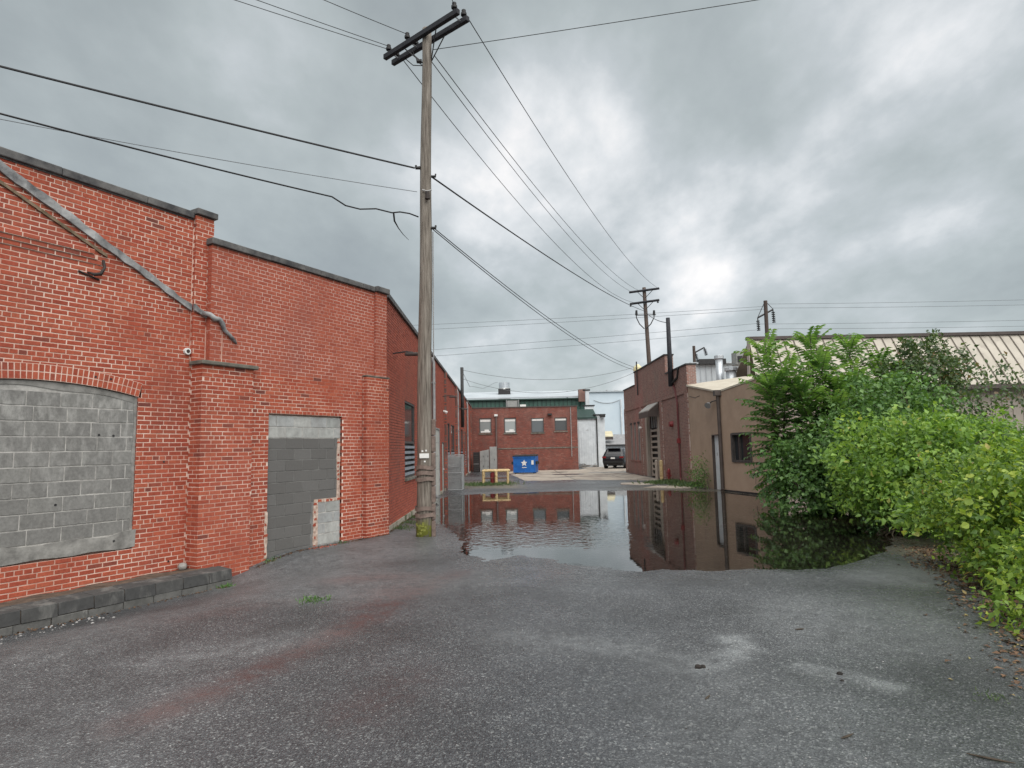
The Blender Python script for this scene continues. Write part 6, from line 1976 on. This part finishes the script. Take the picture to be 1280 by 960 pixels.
def frond(r, p, d, length, n=11, lw=0.12, tone=0.5):
    """a pinnate leaf: pairs of leaflets on a drooping rachis"""
    d = d / np.linalg.norm(d)
    pts, dirs = [], []
    q, dd = p.copy(), d.copy()
    for k in range(n):
        pts.append(q.copy()); dirs.append(dd.copy())
        q = q + dd * (length / n)
        dd = dd + np.array([0, 0, -0.075])
        dd /= np.linalg.norm(dd)
    pts, dirs = np.array(pts), np.array(dirs)
    side = np.cross(dirs, [0, 0, 1.0])
    side /= np.linalg.norm(side, axis=1, keepdims=True) + 1e-9
    upv = np.cross(side, dirs)
    f = np.linspace(0, 1, n)
    ln = lw * (0.75 + 0.8 * f * (1.2 - f)) * r.uniform(0.9, 1.1, n)
    P_ = np.concatenate([pts, pts]); A_2 = np.concatenate([side + dirs * 0.45, -side + dirs * 0.45])
    A_2 = A_2 + np.array([0, 0, -0.28]) + r.normal(0, 0.1, A_2.shape)
    U_ = np.concatenate([upv, upv]) + r.normal(0, 0.15, A_2.shape)
    return P_, A_2, U_, np.concatenate([ln, ln]), np.clip(tone + r.normal(0, 0.1, 2 * n), 0, 1), pts


def ailanthus(base, tops, label, seed, mat='leaf_ail', nf=30, flen=0.75, lw=0.13, group=None):
    r = np.random.default_rng(seed)
    T = thing('tree_of_heaven', base, label, 'tree', group)
    P_, A_3, U_, L__, T_ = [], [], [], [], []
    rach = MB()
    for top in tops:
        top = np.array(top, float)
        b0_ = np.array([base[0] + r.normal(0, 0.15), base[1] + r.normal(0, 0.15), -0.05])
        pts = [b0_ + (top - b0_) * np.array([k / 8 * (0.6 + 0.4 * k / 8)] * 2 + [k / 8]) + r.normal(0, 0.02, 3) for k in range(9)]
        MB().tube(pts, [0.05 * (1 - 0.75 * k / 8) for k in range(9)], 7).build('trunk', 'bark', T, smooth=True)
        pts = np.array(pts)
        for k in range(nf):
            f = 1 - (k / nf) ** 1.1 * 0.86
            i = min(int(f * 8), 7)
            p = pts[i] + (pts[i + 1] - pts[i]) * (f * 8 - i)
            az = k * 2.4 + r.uniform(-0.3, 0.3)
            el_ = 1.0 - 1.0 * (k / nf) + r.normal(0, 0.12)
            d = np.array([math.cos(az) * math.cos(el_), math.sin(az) * math.cos(el_), math.sin(el_)])
            ln = flen * (0.55 + 0.6 * min(1, (k + 2) / 9)) * r.uniform(0.85, 1.15)
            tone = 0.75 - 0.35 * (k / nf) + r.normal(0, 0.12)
            a1, a2, a3, a4, a5, rp_ = frond(r, p, d, ln, n=10, lw=lw * 1.05, tone=tone)
            P_.append(a1); A_3.append(a2); U_.append(a3); L__.append(a4); T_.append(a5)
            rach.tube(rp_[::3], 0.006, 3, caps=False)
    rach.build('leaf_stalk', 'bark', T, kind='stuff')
    leaf_obj('crown', [leaf_arrays(np.concatenate(P_), np.concatenate(A_3), np.concatenate(U_), np.concatenate(L__), 0.47, np.concatenate(T_), cup=0.05)], mat, T)
    return T


def top3(u, v, Y):
    p = at(u, v, Y)
    return (p.x, p.y, p.z)


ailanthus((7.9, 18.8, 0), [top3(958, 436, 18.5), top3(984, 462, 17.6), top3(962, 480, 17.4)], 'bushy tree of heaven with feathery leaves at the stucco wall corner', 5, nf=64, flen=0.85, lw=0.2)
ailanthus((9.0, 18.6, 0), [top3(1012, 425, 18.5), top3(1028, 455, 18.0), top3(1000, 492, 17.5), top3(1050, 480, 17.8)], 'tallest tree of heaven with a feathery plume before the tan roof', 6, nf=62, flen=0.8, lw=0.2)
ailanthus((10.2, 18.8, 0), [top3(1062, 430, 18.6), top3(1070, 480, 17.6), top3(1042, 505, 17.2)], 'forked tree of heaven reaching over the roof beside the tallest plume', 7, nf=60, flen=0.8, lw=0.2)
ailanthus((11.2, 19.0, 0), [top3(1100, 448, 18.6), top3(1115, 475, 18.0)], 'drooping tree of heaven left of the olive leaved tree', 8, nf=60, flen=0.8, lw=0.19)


def leafy(name, cat, base, blobs, label, mat, nclump, per, size, seed, part='crown', stem_r=0.04, nst=7, stem_name='stem', **kw):
    T = thing(name, base, label, cat)
    ch, c = shrub_leaves(blobs, nclump, per, size, seed=seed, **kw)
    leaf_obj(part, [ch], mat, T)
    r = np.random.default_rng(seed + 50)
    hi_ = c[r.choice(len(c), nst, replace=False)]
    stems(T, (base[0], base[1], -0.03), hi_, stem_r, stem_name, seed=seed)
    return T, c


# dark mound of creeper at the water's edge
leafy('creeper_mound', 'bush', (8.1, 16.8, 0), [(7.75, 16.9, 0.75, 0.95, 0.9, 0.95), (8.7, 16.5, 0.8, 1.1, 0.95, 1.05), (8.4, 17.3, 1.5, 1.1, 0.9, 0.75), (9.6, 17.0, 1.2, 1.1, 1.0, 1.1)], 'dark green creeper covered mound at the right edge of the puddle', 'leaf_ivy', 1500, 9, 0.105, 21, width=0.85, zmin=0.0, droop=0.5)
# olive leaved tree behind
leafy('pear_tree', 'tree', (12.3, 18.5, 0), [(*top3(1158, 468, 18.2), 0.75, 0.7, 0.95), (*top3(1130, 482, 18.2), 0.6, 0.6, 0.7), (*top3(1190, 470, 18.4), 0.28, 0.3, 0.55), (*top3(1168, 440, 18.2), 0.16, 0.2, 0.4), (*top3(1140, 445, 18.2), 0.14, 0.2, 0.4), (*top3(1205, 452, 18.4), 0.16, 0.2, 0.35)], 'dull olive leaved tree with sparse upright twigs before tan roof', 'leaf_dull', 640, 9, 0.115, 22, width=0.62, inner=0.1, stem_name='trunk', nst=12, spread=0.2)
leafy('sapling', 'tree', (12.6, 15.5, 0), [(*top3(1245, 490, 15.2), 0.55, 0.5, 0.6), (*top3(1262, 470, 15.2), 0.25, 0.25, 0.35), (*top3(1210, 505, 15.2), 0.5, 0.5, 0.4)], 'loose reddish green sapling under the roof gutter at the right', 'leaf_dull', 100, 9, 0.1, 23, width=0.6, inner=0.1, stem_name='trunk', nst=8)
# mass of bright shrubs
leafy('green_shrub', 'bush', (8.5, 13.6, 0), [(*top3(1120, 585, 13.2), 1.15, 1.1, 0.95), (*top3(1165, 562, 13.6), 1.25, 1.2, 0.75), (*top3(1100, 612, 13.1), 0.75, 0.7, 0.5), (*top3(1215, 592, 13.0), 1.1, 1.0, 0.9), (*top3(1120, 640, 12.6), 0.6, 0.55, 0.5), (*top3(1175, 655, 11.2), 0.6, 0.55, 0.5)], 'wide bright green shrub hanging over the dark water', 'leaf_bright', 1950, 9, 0.115, 31, width=0.62, tone=(0.0, 0.85), zmin=0.22)
leafy('green_shrub', 'bush', (11.2, 14.0, 0), [(*top3(1240, 588, 13.6), 1.5, 1.2, 0.8), (*top3(1175, 556, 14.5), 1.2, 1.0, 0.6), (*top3(1290, 600, 13.0), 1.2, 1.2, 0.9)], 'deep green shrub filling the bank below the olive leaved tree', 'leaf_ail', 1500, 9, 0.115, 32, width=0.6, tone=(0.2, 0.95), zmin=0.2)
leafy('green_shrub', 'bush', (10.5, 16.2, 0), [(*top3(1120, 520, 15.8), 1.2, 1.0, 0.9), (*top3(1080, 560, 15.6), 0.9, 0.8, 1.0), (*top3(1165, 552, 16), 1.0, 1.0, 0.9)], 'shaded green shrub between the feathery trees and the bright bush', 'leaf_ivy', 1300, 9, 0.11, 36, width=0.65, tone=(0.3, 1.0), zmin=0.1)
leafy('bramble', 'bush', (7.6, 12.6, 0), [(*top3(1125, 650, 13.0), 0.9, 0.8, 0.45), (*top3(1165, 660, 12.0), 0.7, 0.7, 0.45), (*top3(1190, 640, 11.6), 0.8, 0.8, 0.6)], 'brambles and dead twigs, leaves toned dark for the shade under the bright shrub', 'leaf_ivy', 420, 7, 0.085, 37, width=0.6, inner=0.8, tone=(0.0, 0.3), zmin=0.0, nst=55, stem_r=0.012)  # low leaf tone puts the shade of the hollow into the colour
YT, yc_ = leafy('yellow_shrub', 'bush', (6.6, 8.9, 0), [(*top3(1225, 622, 9.0), 0.68, 0.7, 0.55), (*top3(1275, 650, 7.9), 0.72, 0.75, 0.75), (*top3(1215, 665, 8.9), 0.45, 0.5, 0.35), (*top3(1300, 612, 8.6), 0.8, 0.8, 0.62), (*top3(1265, 705, 7.6), 0.42, 0.5, 0.34)], 'yellow green shrub spilling onto the asphalt at the right edge', 'leaf_yellow', 1250, 9, 0.08, 33, width=0.62, tone=(-0.15, 0.72), zmin=0.06, spread=0.17)
leafy('yellow_shrub', 'bush', (5.0, 6.3, 0), [(*top3(1290, 760, 6.1), 0.33, 0.4, 0.25), (*top3(1330, 720, 6.4), 0.5, 0.5, 0.45)], 'small low yellow green shrub nearest the camera at right edge', 'leaf_yellow', 170, 9, 0.075, 34, width=0.6, tone=(0.05, 0.8), zmin=0.02, spread=0.13, nst=4, stem_r=0.015)
# the largest single leaves of the near shrub
lm_ = bpy.data.meshes.new('leaf')
lv = [(0, 0, 0)]
prof = [(0.12, 0.16), (0.3, 0.34), (0.5, 0.38), (0.72, 0.27), (0.9, 0.1)]
for y, w in prof:
    lv += [(-w, y, 0.10 * w * 2), (0, y, 0.02 * math.sin(y * 3)), (w, y, 0.10 * w * 2)]
lv.append((0, 1.0, -0.06))
lf = [(0, 2, 1), (0, 3, 2)]
for i in range(4):
    a = 1 + i * 3
    lf += [(a, a + 1, a + 4, a + 3), (a + 1, a + 2, a + 5, a + 4)]
lf += [(13, 14, 16), (14, 15, 16)]
lm_.from_pydata(lv, [], lf)
at_ = lm_.attributes.new('tone', 'FLOAT', 'POINT')
at_.data.foreach_set('value', [0.72] * len(lv))
lmat = leaf_mat('leaves large yellow green', [(0, (0.12, 0.22, 0.025)), (1, (0.12, 0.22, 0.025))])
t_ = lmat.node_tree
for n_ in t_.nodes:
    if n_.type == 'MATH':
        n_.inputs[1].default_value = 1.0
    if n_.type == 'VALTORGB':
        n_.color_ramp.elements[0].position = 0.72
        n_.color_ramp.elements[1].position = 1.0
        n_.color_ramp.elements[0].color = (0.10, 0.20, 0.025, 1)
        n_.color_ramp.elements[1].color = (0.36, 0.44, 0.07, 1)
for n_ in t_.nodes:
    if n_.type == 'MATH':
        n_.inputs[1].default_value = 0.28
lm_.materials.append(lmat)
camd = np.linalg.norm(yc_ - np.array([0, 0, EYE]), axis=1)
order = np.argsort(camd)[:420]
pick = rng.choice(order, 150, replace=False)
for i in pick:
    o = bpy.data.objects.new('leaf', lm_)
    COL.objects.link(o)
    o.parent = YT
    o.location = Vector(yc_[i]) - YT.location + Vector((rng.normal(0, 0.05), rng.normal(0, 0.05), rng.normal(0, 0.05)))
    o.rotation_euler = (rng.normal(-0.35, 0.35), rng.normal(0, 0.4), rng.uniform(1.2, 5.0))
    s_ = rng.uniform(0.085, 0.135)
    o.scale = (s_, s_, s_)


def tuft(name, label, cx, cy, rad, n, size, mat, seed, kind='stuff', rise=0.6):
    r = np.random.default_rng(seed)
    p = np.stack([cx + r.normal(0, rad, n), cy + r.normal(0, rad, n)], -1)
    z = ground_z(p[:, 0], p[:, 1])
    pos = np.column_stack([p, z - 0.005])
    ax = unit(r.normal(0, 0.6, (n, 3)) + np.array([0, 0, rise]))
    ax[:, 2] = np.abs(ax[:, 2])
    o = leaf_obj(name, [leaf_arrays(pos, ax, unit(r.normal(0, 1, (n, 3))), size * r.uniform(0.5, 1.4, n), 0.22, r.uniform(0.2, 0.9, n))], mat, None, kind)
    return tag(o, label, 'weeds')


g0 = atz(392, 752, 0.03)
tuft('weed_tuft', 'small green weed tuft growing from the open asphalt', g0.x, g0.y, 0.10, 110, 0.055, 'leaf_ivy', 41)
p_ = FA.P(1.0, LO + 0.06, 0)
tuft('weed_tuft', 'weeds at the foot of the block ledge', p_[0], p_[1], 0.06, 90, 0.06, 'leaf_ivy', 42)
for k, s in enumerate((1.0, 2.2, 3.6)):
    p_ = FS.P(s, 0.12, 0)
    tuft('weed_tuft', ('weeds at the foot of the side wall beside corner pier', 'weeds at the foot of the side wall midway to the pole', 'weeds at the foot of the side wall behind the pole')[k], p_[0], p_[1], 0.22, 220, 0.07, 'leaf_dull', 43 + k)
p_ = FA.P(2.2, 0.33, 0)
tuft('weed_tuft', 'weeds at the left foot of the blocked doorway', p_[0], p_[1], 0.06, 70, 0.05, 'leaf_ivy', 48)
p_ = FA.P(3.9, 0.33, 0)
tuft('weed_tuft', 'weeds at the right foot of the blocked doorway', p_[0], p_[1], 0.07, 60, 0.05, 'leaf_dull', 49)
tuft('grass', 'rough grass round the yellow pipe guard', -1.4, 32.3, 0.7, 1500, 0.13, 'leaf_dull', 51)
tuft('grass', 'grass strip at the foot of the workshop wall', 7.6, 30.4, 0.55, 1800, 0.17, 'leaf_dull', 52)
tuft('grass', 'grass at the foot of the stucco wall left of the door', 7.95, 28.0, 0.4, 900, 0.2, 'leaf_dull', 54)
leafy('wall_shrub', 'bush', (7.75, 26.6, 0), [(7.75, 26.5, 0.55, 0.35, 0.45, 0.6)], 'spindly small shrub beside the narrow stucco door', 'leaf_ail', 120, 8, 0.09, 55, width=0.4, nst=6, stem_r=0.015)
# leaf litter under the bushes
r = np.random.default_rng(77)
n = 2600
edge = np.array([(3.6, 4.6), (4.6, 6.0), (5.3, 7.4), (5.9, 8.9), (6.3, 9.8), (6.8, 11.0)])
t_e = r.uniform(0, len(edge) - 1.001, n)
i_e = t_e.astype(int)
pp = edge[i_e] + (edge[i_e + 1] - edge[i_e]) * (t_e - i_e)[:, None]
pp[:, 0] += r.normal(0.22, 0.22, n); pp[:, 1] += r.normal(0, 0.2, n)
zz = ground_z(pp[:, 0], pp[:, 1])
ok = zz > 0.0
pp, zz, n = pp[ok], zz[ok], int(ok.sum())
MAT['litter'] = leaf_mat('leaf litter', [(0, (0.05, 0.03, 0.02)), (0.5, (0.12, 0.07, 0.04)), (0.85, (0.20, 0.12, 0.07)), (1, (0.30, 0.26, 0.10))], trans=0.05, rough=0.8)
tag(leaf_obj('leaf_litter', [leaf_arrays(np.column_stack([pp, zz + 0.008]), unit(r.normal(0, 1, (n, 3)) * np.array([1, 1, 0.12])), unit(r.normal(0, 0.25, (n, 3)) + np.array([0, 0, 1])), r.uniform(0.03, 0.08, n), 0.55, r.uniform(0, 1, n))], 'litter', None, 'stuff'), 'brown fallen leaves along the edge of the bushes', 'leaf litter')


def fringe(F, s0, s1, o, label, seed, n=500):
    r = np.random.default_rng(seed)
    ss, oo = r.uniform(s0, s1, n), o + np.abs(r.normal(0, 0.05, n)) * (0.4 + r.random(n))
    p = np.array([F.P(a, c, 0) for a, c in zip(ss, oo)])
    p[:, 2] = ground_z(p[:, 0], p[:, 1]) + 0.006
    o_ = leaf_obj('leaf_litter', [leaf_arrays(p, unit(r.normal(0, 1, (n, 3)) * np.array([1, 1, 0.25])), unit(r.normal(0, 0.35, (n, 3)) + np.array([0, 0, 1])), r.uniform(0.012, 0.05, n), 0.6, r.uniform(0, 0.8, n))], 'litter', None, 'stuff')
    return tag(o_, label, 'leaf litter')


fringe(FA, 1.9, 5.3, 0.33, 'dirt and dead leaves along the foot of the front wall', 71, 650)
fringe(FS, 0.2, 9.0, 0.04, 'dirt and dead leaves along the footing of the side wall', 72, 900)
fringe(FA, -2.5, 1.1, LO + 0.03, 'dirt and dead leaves along the block ledge', 73, 260)

# ------------------------------------------------------------------ small debris on the asphalt
def pebble(mb, c, s, r):
    a = r.uniform(0, 6.28)
    pts = []
    for zf, sc_ in ((0, 1.0), (0.6, 0.9), (1.0, 0.45)):
        for k in range(5):
            t = a + k * 1.2566
            q = sc_ * r.uniform(0.8, 1.15)
            pts.append((c[0] + s * q * math.cos(t), c[1] + s * 0.8 * q * math.sin(t), c[2] - 0.003 + zf * s * 0.8))
    f = []
    for L0 in (0, 5):
        for k in range(5):
            f.append((L0 + k, L0 + (k + 1) % 5, L0 + 5 + (k + 1) % 5, L0 + 5 + k))
    f.append((10, 11, 12, 13, 14))
    mb.add(pts, f)


r = np.random.default_rng(88)
gv = MB()
for k in range(60):
    t = r.random()
    u, v = (20 + 260 * r.random() ** 1.5, 0)
    p = FA.P(-2.4 + 1.5 * r.random() ** 1.2, LO + 0.05 + abs(r.normal(0, 0.22)), 0)
    z = float(ground_z(p[0], p[1]))
    pebble(gv, (p[0], p[1], z), r.uniform(0.006, 0.022), r)
tag(gv.build('gravel', 'stone', kind='stuff'), 'pale crumbs of masonry along the foot of the ledge', 'gravel')
gv = MB()
for k in range(420):
    p = atz(r.uniform(-20, 1200), 715 + 300 * r.random() ** 0.8, 0.03)
    pebble(gv, (p.x, p.y, float(ground_z(p.x, p.y))), r.uniform(0.003, 0.008), r)
tag(gv.build('grit', 'stone', kind='stuff'), 'pale loose grit scattered over the asphalt', 'grit')
gv = MB()
for k in range(120):
    p = atz(700 + r.normal(240, 140), 760 + 170 * r.random(), 0.03)
    pebble(gv, (p.x, p.y, float(ground_z(p.x, p.y))), r.uniform(0.003, 0.008), r)
tag(gv.build('dark_grit', 'char', kind='stuff'), 'dark specks of debris scattered over the asphalt', 'grit')
gv = MB()
for k in range(26):
    p = FA.P(3.3 + r.normal(0, 0.18), 0.36 + abs(r.normal(0, 0.08)), 0)
    pebble(gv, (p[0], p[1], float(ground_z(p[0], p[1]))), r.uniform(0.012, 0.035), r)
tag(gv.build('brick_rubble', 'brick_office', kind='stuff'), 'crumbled brick at the foot of the patched doorway', 'rubble')
for (u, v, s, lab) in ((873, 837, 0.035, 'dark lump of debris on the pale worn patch of asphalt'), (1050, 846, 0.028, 'dark crumbled clod beside the right pale patch'), (1053, 854, 0.016, 'tiny black pebble below the crumbled clod')):
    p = atz(u, v, 0.03)
    m_ = MB(); pebble(m_, (p.x, p.y, float(ground_z(p.x, p.y))), s, r)
    if s > 0.03:
        pebble(m_, (p.x + 0.04, p.y + 0.01, float(ground_z(p.x, p.y))), s * 0.8, r)
    tag(m_.build('debris', 'char'), lab, 'debris')
for k, (u, v, l_, a, lab) in enumerate(((1060, 925, 0.12, 0.5, 'short dark twig near the bottom of the frame'), (1215, 745, 0.5, -0.35, 'thin twig just off the bush edge'), (1000, 789, 0.10, 0.2, 'tiny twig in the middle of the asphalt'), (885, 875, 0.09, 0.9, 'tiny twig below the dark lump'), (1240, 955, 0.22, -0.6, 'twig at the bottom right corner'))):
    p = atz(u, v, 0.03)
    pts = []
    for j in range(6):
        f = j / 5 - 0.5
        x, y = p.x + math.cos(a) * l_ * f, p.y + math.sin(a) * l_ * f + 0.12 * l_ * (f * f)
        pts.append((x, y, float(ground_z(x, y)) + 0.008))
    tag(MB().tube(pts, [0.003, 0.006, 0.007, 0.007, 0.005, 0.002], 5).build('twig', 'twig'), lab, 'twig')
p = atz(1240, 875, 0.03)
tuft('weed_tuft', 'flat mossy weed on the asphalt near the right edge', p.x, p.y, 0.06, 90, 0.03, 'leaf_dull', 61, rise=0.2)
